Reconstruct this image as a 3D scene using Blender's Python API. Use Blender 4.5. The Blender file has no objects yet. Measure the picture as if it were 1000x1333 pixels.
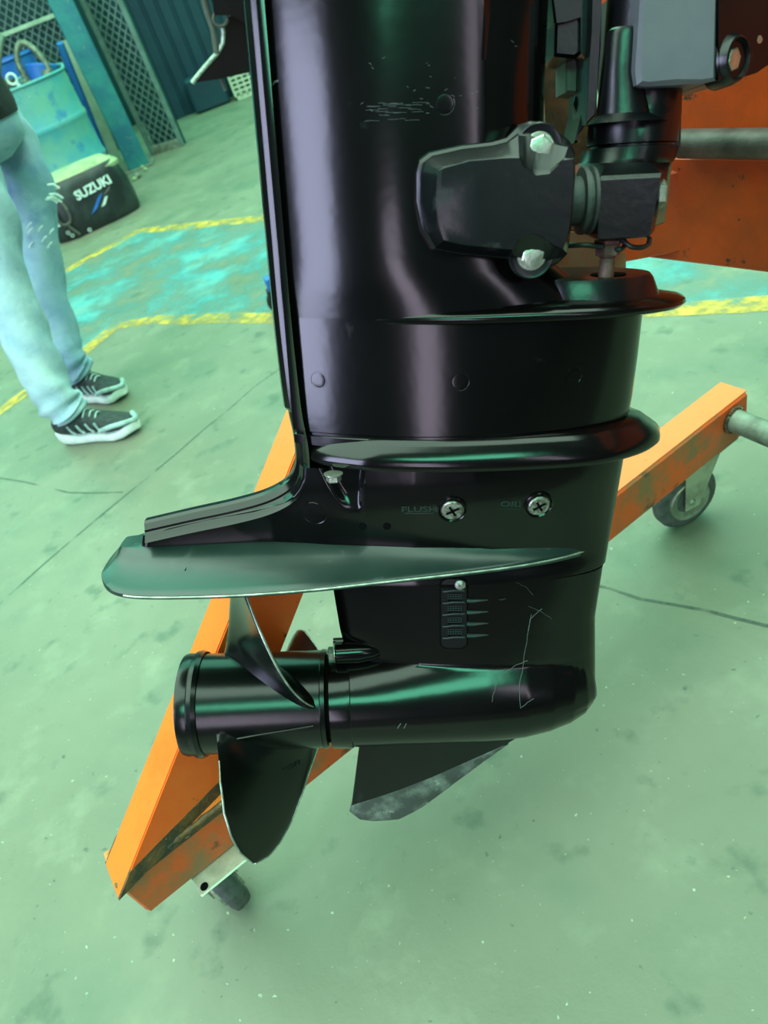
import bpy, bmesh, math, random
from mathutils import Vector, Matrix
from mathutils.bvhtree import BVHTree
random.seed(4)
SC = bpy.context.scene
COL = SC.collection
PI = math.pi
# ---------------------------------------------------------------- camera
FPX, CX, CY, CAMH = 960.0, 500.0, 666.5, 1.15
def frame(pitch, roll):
    t, r = math.radians(pitch), math.radians(roll)
    f = Vector((0, math.cos(t), -math.sin(t))); u0 = Vector((0, math.sin(t), math.cos(t))); r0 = Vector((1, 0, 0))
    R = r0*math.cos(r) - u0*math.sin(r); U = u0*math.cos(r) + r0*math.sin(r)
    return Matrix((R, U, f)).transposed()
WF = frame(38.5, 21); MF = frame(23, 2.6)
cam_d = bpy.data.cameras.new('camera'); cam = bpy.data.objects.new('camera', cam_d); COL.objects.link(cam)
cam_d.sensor_fit = 'VERTICAL'; cam_d.sensor_height = 36; cam_d.lens = 36*FPX/1333.0; cam_d.clip_start = .02
m3 = Matrix((WF.col[0], WF.col[1], -WF.col[2])).transposed()
cam.matrix_world = Matrix.Translation((0, 0, CAMH)) @ m3.to_4x4()
cam_d.dof.use_dof = True; cam_d.dof.focus_distance = .84; cam_d.dof.aperture_fstop = 7.0
SC.camera = cam
# ---------------------------------------------------------------- light
SC.view_settings.view_transform = 'Standard'; SC.view_settings.look = 'None'
SC.view_settings.gamma = 1; SC.view_settings.use_curve_mapping = False
SC.view_settings.exposure = 0.0
wd = bpy.data.worlds.new('world'); SC.world = wd; wd.use_nodes = True
bg = wd.node_tree.nodes['Background']; bg.inputs[0].default_value = (.30, .52, .50, 1); bg.inputs[1].default_value = .16
def area(name, loc, tgt, sx, sy, color, power):
    l = bpy.data.lights.new(name, 'AREA'); l.shape = 'RECTANGLE'; l.size = sx; l.size_y = sy; l.color = color; l.energy = power
    o = bpy.data.objects.new(name, l); COL.objects.link(o); o.location = loc
    o.rotation_euler = (Vector(tgt) - Vector(loc)).to_track_quat('-Z', 'Y').to_euler(); return o
area('roof_light', (-.3, 2.2, 5.2), (-.3, 2.2, 0), 8.5, 7.4, (.66, 1.0, .78), 1150)
area('rear_skylight', (.0, -4.3, 5.2), (.0, -4.3, 0), 3.6, 1.9, (.20, 1.0, .60), 330)
area('green_sheen_fill', (1.0, 7.5, 3.7), (1.0, 5.3, 1.4), 15, 4.6, (.25, 1.0, .66), 800)  # added unseen green panel, gives upward motor faces their sheen
area('yard_opening', (-5.2, -1.6, 3.0), (-.1, .7, .9), 2.0, 3.4, (.66, .70, 1.0), 330)
area('door_opening', (-2.3, -5.2, 2.0), (0, .7, .8), 1.0, 2.6, (.85, .75, .95), 60)
area('side_opening', (1.6, -5.0, 3.1), (0, .7, .8), .5, 2.2, (.85, .75, .9), 22)
# ---------------------------------------------------------------- projection helpers (pixel of the photo -> real point)
def ray(F, px, py): return F @ Vector(((px-CX)/FPX, -(py-CY)/FPX, 1))
DM = .74
_o = ray(MF, 437, 908); CM = -_o*(DM/_o.y)
def MP(px, py, y=0.0):                       # motor space, plane y = const
    d = ray(MF, px, py); return CM + d*((y-CM.y)/d.y)
def MZ(px, py, z):
    d = ray(MF, px, py); return CM + d*((z-CM.z)/d.z)
CW = Vector((0, 0, CAMH))
def G(px, py, z=0.0):
    d = ray(WF, px, py); return CW + d*((z-CAMH)/d.z)
def YP(px, py, y):
    d = ray(WF, px, py); return CW + d*(y/d.y)
BR = WF @ MF.transposed()
MOTOR_M = Matrix.Translation(CW - BR @ CM) @ BR.to_4x4()
# ---------------------------------------------------------------- mesh helpers
class MB:
    def __init__(s): s.v = []; s.f = []
    def add(s, vs, fs):
        n = len(s.v); s.v += [Vector(v) for v in vs]; s.f += [tuple(i+n for i in f) for f in fs]
    def grid(s, rows, closed=False, cap0=False, cap1=False):
        n = len(rows[0]); vs = [p for r in rows for p in r]; fs = []
        for i in range(len(rows)-1):
            for j in range(n if closed else n-1):
                k = (j+1) % n
                fs.append((i*n+j, i*n+k, (i+1)*n+k, (i+1)*n+j))
        if cap0: fs.append(tuple(range(n))[::-1])
        if cap1: fs.append(tuple((len(rows)-1)*n+j for j in range(n)))
        s.add(vs, fs)
    def prism(s, a, b):                      # two matching polygons
        s.grid([a, b], True, True, True)
    def frame_box(s, c, ax, ay, az, hx, hy, hz, bev=0.0):
        c = Vector(c); ax, ay, az = [Vector(q).normalized() for q in (ax, ay, az)]
        rows = []
        if bev <= 0:
            pr = [(-1, -1), (1, -1), (1, 1), (-1, 1)]
            for k in (-1, 1): rows.append([c + ax*hx*a + ay*hy*b + az*hz*k for a, b in pr])
        else:
            def ring(ix, iy, z):
                o = []
                for (sa, sb, order) in ((-1, -1, 0), (1, -1, 1), (1, 1, 0), (-1, 1, 1)):
                    p1 = (sa*(hx-ix), sb*(hy-iy-bev)); p2 = (sa*(hx-ix-bev), sb*(hy-iy))
                    pp = [p1, p2] if order == 0 else [p2, p1]
                    o += pp
                return [c + ax*a + ay*b + az*z for a, b in o]
            rows = [ring(bev, bev, -hz), ring(0, 0, -hz+bev), ring(0, 0, hz-bev), ring(bev, bev, hz)]
        s.grid(rows, True, True, True)
    def box(s, c, sx, sy, sz, bev=0.0): s.frame_box(c, (1, 0, 0), (0, 1, 0), (0, 0, 1), sx/2, sy/2, sz/2, bev)
    def beam(s, a, b, side, w, h, bev=.003):  # w along side, h along third axis
        a = Vector(a); b = Vector(b); d = (b-a); L = d.length; d.normalize(); sd = Vector(side); sd = (sd - d*sd.dot(d)).normalized(); t = d.cross(sd)
        s.frame_box((a+b)/2, sd, t, d, w/2, h/2, L/2, bev)
    def rev(s, p0, axis, prof, n=32, ref=None, cap=True):      # prof: (distance along axis, radius)
        ax = Vector(axis).normalized(); r = Vector(ref) if ref else (Vector((0, 0, 1)) if abs(ax.z) < .9 else Vector((1, 0, 0)))
        u = (r - ax*r.dot(ax)).normalized(); w = ax.cross(u); p0 = Vector(p0); rows = []
        for d, R in prof: rows.append([p0 + ax*d + (u*math.cos(2*PI*i/n) + w*math.sin(2*PI*i/n))*R for i in range(n)])
        s.grid(rows, True, cap, cap)
    def tube(s, pts, r, n=10, rr=None):
        pts = [Vector(p) for p in pts]; rows = []; up = None
        for i, p in enumerate(pts):
            d = (pts[min(i+1, len(pts)-1)] - pts[max(i-1, 0)]).normalized()
            if up is None: up = Vector((0, 0, 1)) if abs(d.z) < .9 else Vector((1, 0, 0))
            u = (up - d*up.dot(d)).normalized(); up = u; w = d.cross(u); R = rr[i] if rr else r
            rows.append([p + (u*math.cos(2*PI*k/n) + w*math.sin(2*PI*k/n))*R for k in range(n)])
        s.grid(rows, True, True, True)
    def xf(s, m): s.v = [m @ v for v in s.v]; return s
ROOT = {}
def build(name, mb, mat, parent=None, space='local', smooth=35, label=None):
    vs = mb.v
    if parent is not None and space == 'world':
        inv = ROOT[parent.name].inverted(); vs = [inv @ v for v in vs]
    me = bpy.data.meshes.new(name); me.from_pydata([tuple(v) for v in vs], [], mb.f); me.validate()
    b = bmesh.new(); b.from_mesh(me); bmesh.ops.remove_doubles(b, verts=b.verts, dist=1e-6)
    bmesh.ops.recalc_face_normals(b, faces=b.faces); b.to_mesh(me); b.free()
    if smooth:
        me.shade_smooth(); me.set_sharp_from_angle(angle=math.radians(smooth))
    me.materials.append(mat)
    o = bpy.data.objects.new(name, me); COL.objects.link(o)
    if parent is not None: o.parent = parent; ROOT[o.name] = ROOT[parent.name]
    if label: o['label'] = label
    return o
def tag(o, label, cat, group=None):
    o['label'] = label; o['category'] = cat
    if group: o['group'] = group
    return o
def empty(name, m, label, cat, group=None):
    o = bpy.data.objects.new(name, None); COL.objects.link(o); o.empty_display_size = .05
    if not isinstance(m, Matrix): m = Matrix.Translation(m)
    o.matrix_world = m; ROOT[o.name] = m; return tag(o, label, cat, group)
def loose(name, mb, mat, label, cat, group=None, smooth=35):
    base = Vector((sum(v.x for v in mb.v)/len(mb.v), sum(v.y for v in mb.v)/len(mb.v), min(v.z for v in mb.v)))
    mb.v = [v-base for v in mb.v]; o = build(name, mb, mat, None, smooth=smooth); o.location = base; ROOT[o.name] = Matrix.Translation(base)
    return tag(o, label, cat, group) if label else o
def spline(pts, n=8):
    pts = [Vector(p) for p in pts]; o = []
    P = [pts[0]*2-pts[1]] + pts + [pts[-1]*2-pts[-2]]
    for i in range(1, len(P)-2):
        for k in range(n):
            t = k/n; a, b, c, d = P[i-1:i+3]
            o.append(.5*((2*b)+(c-a)*t+(2*a-5*b+4*c-d)*t*t+(3*b-a-3*c+d)*t*t*t))
    o.append(pts[-1]); return o
def lerp_tab(tab, x):
    if x <= tab[0][0]: return tab[0][1]
    for (a, p), (b, q) in zip(tab, tab[1:]):
        if x <= b: return p + (q-p)*(x-a)/(b-a)
    return tab[-1][1]
def sstep(a, b, x):
    t = min(1, max(0, (x-a)/(b-a))); return t*t*(3-2*t)
# ---------------------------------------------------------------- materials
def rgb(c): return (c[0], c[1], c[2], 1)
def mat(name, c1, c2=None, sc=8.0, rough=.5, rough2=None, metal=0.0, bump=0.0, bsc=60.0, lo=.4, hi=.6, c3=None, sc3=20.0, lo3=.6, hi3=.68, spec=.5, det=6):
    m = bpy.data.materials.new(name); m.use_nodes = True; nt = m.node_tree; N = nt.nodes; L = nt.links
    b = N['Principled BSDF']; b.inputs['Roughness'].default_value = rough; b.inputs['Metallic'].default_value = metal
    b.inputs['Base Color'].default_value = rgb(c1); b.inputs['Specular IOR Level'].default_value = spec
    tc = N.new('ShaderNodeTexCoord'); co = tc.outputs['Object']
    def noise(s, d=det):
        n = N.new('ShaderNodeTexNoise'); n.inputs['Scale'].default_value = s; n.inputs['Detail'].default_value = d; n.inputs['Roughness'].default_value = .62; L.new(co, n.inputs['Vector']); return n.outputs[0]
    def ramp(src, a, z):
        r = N.new('ShaderNodeMapRange'); r.inputs[1].default_value = a; r.inputs[2].default_value = z; L.new(src, r.inputs[0]); return r.outputs[0]
    def mix(f, a, z):
        x = N.new('ShaderNodeMix'); x.data_type = 'RGBA'; L.new(f, x.inputs[0])
        for i, q in ((6, a), (7, z)):
            if isinstance(q, tuple): x.inputs[i].default_value = rgb(q)
            else: L.new(q, x.inputs[i])
        return x.outputs[2]
    cur = c1
    if c2: f = ramp(noise(sc), lo, hi); cur = mix(f, c1, c2)
    if c3:
        f3 = ramp(noise(sc3), lo3, hi3); cur = mix(f3, cur, c3)
        if rough2 is not None:
            x = N.new('ShaderNodeMix'); L.new(f3, x.inputs[0]); x.inputs[2].default_value = rough; x.inputs[3].default_value = rough2; L.new(x.outputs[0], b.inputs['Roughness'])
    if not isinstance(cur, tuple): L.new(cur, b.inputs['Base Color'])
    if bump > 0:
        bp = N.new('ShaderNodeBump'); bp.inputs['Distance'].default_value = bump; bp.inputs['Strength'].default_value = 1
        L.new(noise(bsc, 4), bp.inputs['Height']); L.new(bp.outputs[0], b.inputs['Normal'])
    return m
BLACK = mat('black_gloss_paint', (.0020, .0016, .0016), (.0030, .0026, .0026), 9, .17, .34, 0, .0005, 9, .45, .7, (.014, .018, .018), 26, .66, .84, spec=.38)
BLACKP = mat('black_propeller_paint', (.0018, .0024, .0020), (.003, .004, .0035), 14, .23, .42, 0, .0004, 12, .4, .7, (.02, .025, .022), 30, .66, .82, spec=.4)
BLACKM = mat('satin_black_paint', (.0022, .0024, .0032), (.004, .0044, .005), 14, .28, .42, 0, .0004, 40, .45, .7, (.025, .03, .028), 30, .64, .84, spec=.4)
PLATE = mat('dusty_green_sheen_black', (.010, .022, .019), (.016, .030, .026), 12, .30, .5, 0, .0004, 14, .4, .7, (.06, .09, .08), 34, .64, .80)  # dust film, with the roof's green sheen put into the base colour
GREY = mat('gunmetal_satin_paint', (.085, .085, .10), (.105, .105, .118), 10, .40, None, .0, .0003, 60)
RUBBER = mat('dark_rubber', (.018, .018, .018), (.05, .05, .05), 30, .62, .8, 0, .0006, 120)
STEEL = mat('zinc_plated_steel', (.52, .54, .46), (.34, .36, .29), 60, .34, None, .85, .0004, 300)
OLDST = mat('grimy_screw_steel', (.42, .42, .36), (.12, .11, .09), 260, .42, None, .8, .0006, 400)
RUST = mat('rusty_stud', (.085, .04, .03), (.17, .09, .07), 80, .6, None, .3, .0006, 200)
WORN = mat('scraped_bare_casting', (.06, .065, .058), (.20, .23, .19), 32, .6, None, .15, .0010, 120, .45, .7, (.42, .46, .38), 40, .60, .72)
EDGE = mat('worn_bare_metal_edge', (.42, .48, .40), (.20, .24, .2), 60, .42, None, .5)
SCR = mat('scratch_in_paint', (.07, .085, .08), rough=.6)
HOLE = mat('black_hole', (.001, .001, .001), rough=.9, spec=.1)
DARK = mat('dark_plastic', (.004, .006, .006), rough=.5)
ORANGE = mat('orange_frame_paint', (.80, .085, .006), (.88, .13, .012), 9, .42, .8, 0, .0008, 40, .3, .7, (.05, .03, .015), 34, .655, .69)
YORANGE = mat('top_lit_orange_paint', (.78, .165, .018), (.74, .11, .010), 8, .42, .8, 0, .0006, 50, .5, .8, (.30, .12, .03), 42, .67, .70)  # lit copy of the frame orange, light from above put into the colour
ORUST = mat('rust_bled_orange_paint', (.70, .095, .012), (.26, .13, .05), 13, .5, .8, 0, .0012, 50, .42, .62, (.06, .055, .035), 17, .60, .68)
OCHIP = mat('chipped_orange_paint', (.66, .070, .006), (.42, .055, .008), 14, .45, .8, 0, .0014, 34, .4, .7, (.035, .025, .02), 22, .62, .66)
WELD = mat('weld_bead_scale', (.16, .085, .03), (.05, .045, .028), 50, .6, None, .3, .003, 110, .4, .6, (.42, .40, .22), 70, .62, .7)
PIPE = mat('grimy_steel_pipe', (.13, .10, .095), (.065, .05, .045), 26, .5, None, .3, .0008, 70)
GPIPE = mat('grey_green_pipe', (.20, .25, .19), (.11, .12, .09), 22, .55, None, .1, .0008, 70)
ZINC = mat('pressed_zinc_plate', (.55, .56, .42), (.36, .36, .26), 22, .42, None, .55, .0006, 60)
TYRE = mat('grey_castor_tyre', (.05, .055, .05), (.10, .105, .095), 40, .7, None, 0, .0006, 150)
TEAL = mat('flaked_teal_paint', (.010, .12, .18), (.02, .20, .20), 5, .55, None, 0, .002, 30, .4, .6, (.10, .22, .19), 14, .60, .68)
DTEAL = mat('dark_teal_sheet', (.002, .030, .052), (.003, .04, .065), 3, .6, None, 0, .001, 20)
dr_s = Vector((-1.25, 6.2, .10))
DRUM = mat('weathered_drum_paint', (.05, .30, .34), (.12, .36, .28), 4.5, .55, None, 0, .002, 20, .38, .62, (.01, .14, .36), 5.5, .55, .68)
DRUMIN = mat('blue_plastic', (.01, .10, .42), (.02, .16, .40), 8, .5)
ALU = mat('pale_channel', (.42, .58, .40), (.30, .46, .30), 8, .45, None, .3)
MESHM = mat('dull_mesh_steel', (.13, .22, .19), (.09, .16, .14), 20, .6, None, .2)
DWALL = mat('deep_teal_wall', (.004, .04, .05), (.006, .06, .065), 2, .7)
COWL = mat('dirty_black_cowl', (.008, .014, .014), (.03, .05, .045), 7, .42, .7, 0, .0006, 30, .45, .75)
DUST = mat('dusty_cowl_rim', (.35, .42, .22), (.22, .28, .15), 8, .7)
DECW = mat('pale_decal', (.50, .66, .58), rough=.5)
DECB = mat('blue_decal', (.01, .12, .45), rough=.5)
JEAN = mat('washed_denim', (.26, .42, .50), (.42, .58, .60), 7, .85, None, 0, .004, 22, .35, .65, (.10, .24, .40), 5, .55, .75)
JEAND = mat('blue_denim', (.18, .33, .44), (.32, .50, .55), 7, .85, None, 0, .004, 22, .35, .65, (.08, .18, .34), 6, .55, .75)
THREAD = mat('frayed_white_thread', (.7, .85, .78), (.5, .65, .6), 60, .9)
CLOTH = mat('black_cloth', (.010, .014, .014), (.02, .026, .026), 12, .9, None, 0, .004, 18)
SKIN = mat('skin', (.42, .25, .17), (.36, .20, .13), 20, .55)
HAIR = mat('black_hair', (.01, .009, .008), rough=.6)
SHOE = mat('black_knit', (.012, .022, .020), (.03, .045, .04), 60, .8, None, 0, .001, 200)
SHOEW = mat('pale_grey_trim', (.34, .50, .45), (.22, .34, .31), 30, .6)
SOLE = mat('white_foam_sole', (.78, .86, .78), (.6, .7, .62), 30, .6)
BASKET = mat('cream_plastic', (.50, .58, .42), rough=.6)
SCRAP = mat('greasy_scrap_metal', (.16, .20, .14), (.06, .08, .06), 30, .5, None, .5, .002, 60)
TAN = mat('tan_plastic', (.28, .20, .11), (.2, .16, .09), 20, .6)
BROWN = mat('rusty_brown_steel', (.20, .09, .035), (.09, .06, .035), 60, .7, None, .1, .001, 120, .4, .65, (.42, .26, .10), 110, .64, .7)
BEIGE = mat('bare_beige_steel', (.42, .33, .16), (.5, .22, .08), 20, .55, None, .2, .0006, 60)
KHAKI = mat('khaki_grey_paint', (.07, .08, .06), (.05, .055, .045), 20, .6)

def floor_mat():
    m = mat('green_painted_concrete', (.130, .148, .098), (.180, .192, .132), 1.6, .48, None, 0, .0022, 26, .35, .68, (.20, .22, .15), 7, .54, .74, spec=.4, det=10)
    nt = m.node_tree; N = nt.nodes; L = nt.links; b = N['Principled BSDF']
    src = b.inputs['Base Color'].links[0].from_socket
    tc = N.new('ShaderNodeTexCoord')
    for s, lo, hi, col, fac in ((55, .68, .74, (.03, .055, .04), .7), (95, .69, .75, (.42, .50, .36), .8), (3.1, .52, .72, (.07, .115, .075), .6), (11, .60, .70, (.05, .085, .055), .6)):
        n = N.new('ShaderNodeTexNoise'); n.inputs['Scale'].default_value = s; n.inputs['Detail'].default_value = 5; L.new(tc.outputs['Object'], n.inputs['Vector'])
        r = N.new('ShaderNodeMapRange'); r.inputs[1].default_value = lo; r.inputs[2].default_value = hi; r.inputs[4].default_value = fac; L.new(n.outputs[0], r.inputs[0])
        x = N.new('ShaderNodeMix'); x.data_type = 'RGBA'; L.new(r.outputs[0], x.inputs[0]); L.new(src, x.inputs[6]); x.inputs[7].default_value = rgb(col); src = x.outputs[2]
    L.new(src, b.inputs['Base Color']); return m
def worn_paint(name, c1, c2, sc, lo, hi):     # floor paint worn through to the concrete below
    m = mat(name, c1, c2, 5, .5, None, 0, .001, 40); nt = m.node_tree; N = nt.nodes; L = nt.links; b = N['Principled BSDF']
    tc = N.new('ShaderNodeTexCoord'); n = N.new('ShaderNodeTexNoise'); n.inputs['Scale'].default_value = sc; n.inputs['Detail'].default_value = 8; n.inputs['Roughness'].default_value = .65
    L.new(tc.outputs['Object'], n.inputs['Vector']); r = N.new('ShaderNodeMapRange'); r.inputs[1].default_value = lo; r.inputs[2].default_value = hi; L.new(n.outputs[0], r.inputs[0])
    L.new(r.outputs[0], b.inputs['Alpha']); return m
FLOOR = floor_mat()
DKGROUND = mat('dark_brown_ground', (.030, .020, .017), (.05, .035, .03), 4, .8)  # for the added ground behind the camera
YEL = worn_paint('worn_yellow_floor_paint', (.62, .38, .03), (.50, .34, .05), 12, .38, .60)
CYAN = worn_paint('worn_cyan_floor_paint', (.07, .30, .32), (.13, .28, .25), 3.4, .38, .62)
JOINT = worn_paint('dark_floor_crack', (.035, .06, .04), (.06, .09, .06), 7, .40, .58)
# ================================================================ SETTING
def struct(o): o['kind'] = 'structure'; return o
fb = MB(); fb.box((0, 6.2, -.05), 16, 13.8, .1)
floor = struct(build('floor', fb, FLOOR, smooth=0)); ROOT['floor'] = Matrix.Identity(4)
yb_ = MB(); yb_.box((0, -6.72, -.06), 16, 12, .1); dark_ground = struct(build('unseen_dark_ground', yb_, DKGROUND, smooth=0))  # unseen dark ground added behind the camera to darken motor reflections
def strip(name, pts, w, m, z, jit=0.0):
    P = [Vector(p) for p in pts]; Q = []
    for a, b in zip(P, P[1:]):
        n = max(2, int((b-a).length/.12))
        for k in range(n): Q.append(a.lerp(b, k/n) + Vector((random.uniform(-1, 1), random.uniform(-1, 1), 0))*jit*1.6)
    Q.append(P[-1]); rows = []
    for i, p in enumerate(Q):
        d = (Q[min(i+1, len(Q)-1)]-Q[max(i-1, 0)]).normalized(); nn = Vector((-d.y, d.x, 0))
        j = random.uniform(-jit, jit); ww = w/2*(1+random.uniform(-.12, .12))
        rows.append([Vector((p.x, p.y, z)) + nn*(ww+min(j, ww*.6)), Vector((p.x, p.y, z)) + nn*(-ww+min(j, ww*.6))])
    b = MB(); b.grid(rows); return build(name, b, m, floor, smooth=0)
Y1 = [G(-60, 440), G(60, 367), G(180, 301), G(350, 284), G(470, 272)]
Y2 = [G(-120, 620), G(0, 535), G(98, 468), G(152, 424), G(200, 417), G(360, 413), G(620, 408), G(890, 404), G(1060, 390)]
poly = Y1[1:] + [G(640, 260), G(1100, 330)] + Y2[::-1][0:7]
cy = MB(); cy.add([Vector((p.x, p.y, .0006)) for p in poly], [tuple(range(len(poly)))]); build('painted_bay', cy, CYAN, floor, smooth=0)
strip('painted_line', Y1, .085, YEL, .0012, .004); strip('painted_line', Y2, .085, YEL, .0014, .004)
strip('floor_crack', [G(-40, 815), G(0, 785), G(110, 690), G(230, 590), G(330, 505), G(420, 440)], .006, JOINT, .0009, .002)
strip('floor_crack', [G(-60, 600), G(0, 622), G(90, 640), G(160, 641)], .005, JOINT, .0009, .003)
strip('floor_crack', [G(690, 740), G(790, 768), G(880, 788), G(960, 806), G(1080, 835)], .0065, JOINT, .0009, .003)
# back wall with the teal sheet, the kerb, the steel post and mesh panels
wb = MB(); wb.box((1.0, 9.35, 1.1), 14, .2, 2.2); wall = struct(build('wall_back', wb, DWALL, smooth=0)); ROOT['wall_back'] = Matrix.Identity(4)
wdir = (G(286, 133)-G(216, 162)).normalized()
sheet = MB()
s0 = G(216, 162); s1 = s0 + wdir*4.2
x = 0.0
prof = []
while x < 4.2:
    prof.append(s0 + wdir*x + Vector((0, -.012, 0))); prof.append(s0 + wdir*(x+.09) + Vector((0, -.012, 0))); prof.append(s0 + wdir*(x+.10) + Vector((0, .006, 0))); prof.append(s0 + wdir*(x+.12) + Vector((0, .006, 0))); x += .13
sheet.grid([[Vector((p.x, p.y, 0)) for p in prof], [Vector((p.x, p.y, 2.15)) for p in prof]])
bk = [p + Vector((0, .04, 0)) for p in prof]
sheet.grid([[Vector((p.x, p.y, 0)) for p in bk], [Vector((p.x, p.y, 2.15)) for p in bk]])
loose('sheet_metal_door', sheet, DTEAL, 'dark teal ribbed sheet metal door at the back behind the mesh panel', 'door', smooth=0)
pw = MB(); pb = G(183, 219); pw.frame_box(Vector((pb.x-.01, pb.y+.06, 1.5)), (1, .1, 0), (-.1, 1, 0), (0, 0, 1), .085, .07, 1.5, .008)
post = loose('steel_post', pw, TEAL, 'flaking teal square steel post between drum and mesh panel', 'post')
bp_ = MB(); bp_.box((pb.x-.01, pb.y+.06, .006), .26, .24, .012, .002); build('base_plate', bp_, GPIPE, post, 'world')
# mesh gate panels: frame + diamond wires
def mesh_panel(a, b, z0, z1, label, rail=None):
    a = Vector((a.x, a.y, 0)); b = Vector((b.x, b.y, 0)); d = (b-a); L = d.length; d.normalize(); nrm = Vector((-d.y, d.x, 0))
    g = empty('mesh_panel', a, label, 'gate', 'diamond mesh panels')
    for q in (a, b): m = MB(); m.beam(q+Vector((0, 0, z0)), q+Vector((0, 0, z1)), d, .035, .035); build('frame_post', m, MESHM, g, 'world')
    m = MB(); m.beam(a+Vector((0, 0, z0+.03)), b+Vector((0, 0, z0+.03)), nrm, .03, .07); build('frame_rail', m, GPIPE if z0 < .1 else MESHM, g, 'world')
    if rail: m = MB(); m.beam(a+Vector((0, 0, rail)), b+Vector((0, 0, rail)), nrm, .03, .03); build('frame_rail', m, ALU, g, 'world')
    w = MB(); step = .062; hgt = z1-z0-.06
    k = -hgt/1.25
    while k < L+.001:
        for sgn in (0, 1):
            x0, x1 = k, k+hgt/1.25
            t0 = max(0, (0-x0)/(x1-x0)); t1 = min(1, (L-x0)/(x1-x0))
            if t1-t0 > .01:
                def pt(t):
                    zz = z0+.06+hgt*t if sgn == 0 else z1-hgt*t
                    return a + d*(x0+(x1-x0)*t) + Vector((0, 0, zz)) + nrm*(.003 if sgn else -.003)
                w.beam(pt(t0), pt(t1), nrm, .005, .009, 0)
        k += step
    o = build('wire_mesh', w, MESHM, g, 'world', smooth=0); o['kind'] = 'stuff'
    dk = MB(); dk.frame_box((a+b)/2 + Vector((0, 0, (z0+z1)/2)) + nrm*.09, d, nrm, (0, 0, 1), L/2, .008, (z1-z0)/2); build('backing_sheet', dk, DWALL, g, 'world')
ga, gb = G(196, 203), G(238, 190)
ddir = (gb-ga).normalized()
mesh_panel(ga + ddir*.03, gb, 0.0, 2.6, 'narrow diamond mesh panel right of the teal post')
mesh_panel(G(176, 216) + Vector((-1.95, .25, 0)), G(176, 214) + Vector((-.09, .34, 0)), .10, 2.6, 'wide diamond mesh panel behind the blue drum and its scrap', rail=1.12)
# ================================================================ BACKGROUND THINGS
# drum
dr_c = Vector((-1.25, 6.2, 0)); DR = .29
drum = empty('oil_drum', dr_c, 'weathered light blue steel drum heaped with scrap beside the teal post', 'drum')
def drum_h(a):   # height of cut rim: low at the front (towards -y), high at the back
    return .845 + .02*sstep(-.15, .35, math.sin(a))
b = MB(); n = 64; rows = []
hs = [0, .012, .03, .27, .285, .30, .315, .33, .54, .555, .57, .585, .60, .70, 1.0]
for k, hgt in enumerate(hs):
    r = DR + (.010 if hgt in (.30, .57) else .006 if hgt in (.285, .315, .555, .585) else 0) + (.006 if k == 0 else 0)
    rows.append([dr_c + Vector((math.cos(2*PI*i/n)*r, math.sin(2*PI*i/n)*r, hgt if hgt < .9 else drum_h(2*PI*i/n))) for i in range(n)])
rows.append([dr_c + Vector((math.cos(2*PI*i/n)*(DR-.006), math.sin(2*PI*i/n)*(DR-.006), drum_h(2*PI*i/n))) for i in range(n)])
rows.append([dr_c + Vector((math.cos(2*PI*i/n)*(DR-.006), math.sin(2*PI*i/n)*(DR-.006), .45)) for i in range(n)])
b.grid(rows, True, True, True); build('drum_body', b, DRUM, drum, 'world')
DR2 = .29; d2 = Vector((-1.50, 6.82, 0)); drum2 = empty('oil_drum', d2, 'bright blue drum standing behind the scrap drum, only its rim in view', 'drum')
b = MB(); b.rev(d2, (0, 0, 1), [(0, DR2), (.30, DR2), (.31, DR2+.01), (.33, DR2), (.60, DR2), (.61, DR2+.01), (.63, DR2), (.97, DR2), (.98, DR2+.012), (.995, DR2+.006), (.995, DR2-.01), (.5, DR2-.01)], 48); build('drum_body', b, DRUMIN, drum2, 'world')
b = MB(); b.tube([G(146, 226)+Vector((0, .06, .02)), YP(78, 56, 6.85)], .028, 12); loose('blue_pole', b, DRUMIN, 'dark blue pole leaning between drum and pale channel', 'pole')
b = MB(); pts = [dr_c + Vector((math.cos(a)*(DR+.002), math.sin(a)*(DR+.002), drum_h(a))) for a in [PI*t/24 for t in range(0, 49)]]; b.tube(pts, .009, 8); build('rolled_rim', b, DRUM, drum, 'world')
def scrap(name, pts, r, m, label, cat, rr=None):
    b = MB(); b.tube(spline([dr_s+Vector(p) for p in pts], 5), r, 10, None); loose(name, b, m, label, cat, 'scrap in the drum')
b = MB(); b.rev(dr_s+Vector((.10, .10, .66)), (.3, .2, 1), [(0, .02), (.02, .10), (.14, .11), (.15, .10), (.04, .02)], 20); loose('plastic_bucket', b, DRUMIN, 'small bright blue plastic tub in the scrap drum', 'tub', 'scrap in the drum')
b = MB(); b.rev(dr_s+Vector((-.17, -.10, .62)), (.2, -.1, 1), [(0, .03), (.02, .09), (.13, .10), (.18, .06), (.20, .02)], 18); loose('plastic_canister', b, TAN, 'tan plastic canister at the left of the scrap drum', 'canister', 'scrap in the drum')
scrap('bent_pipe', [(-.22, -.05, .55), (-.16, 0, .80), (-.05, .05, .98), (-.02, .12, 1.02)], .035, GPIPE, 'thick pale green bent pipe leaning out of the drum', 'pipe')
scrap('metal_hose', [(.04, 0, .6), (.02, .06, .86), (.10, .10, .95), (.18, .06, .84), (.2, 0, .62)], .022, SCRAP, 'looped greasy metal hose on top of the drum scrap', 'hose')
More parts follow.
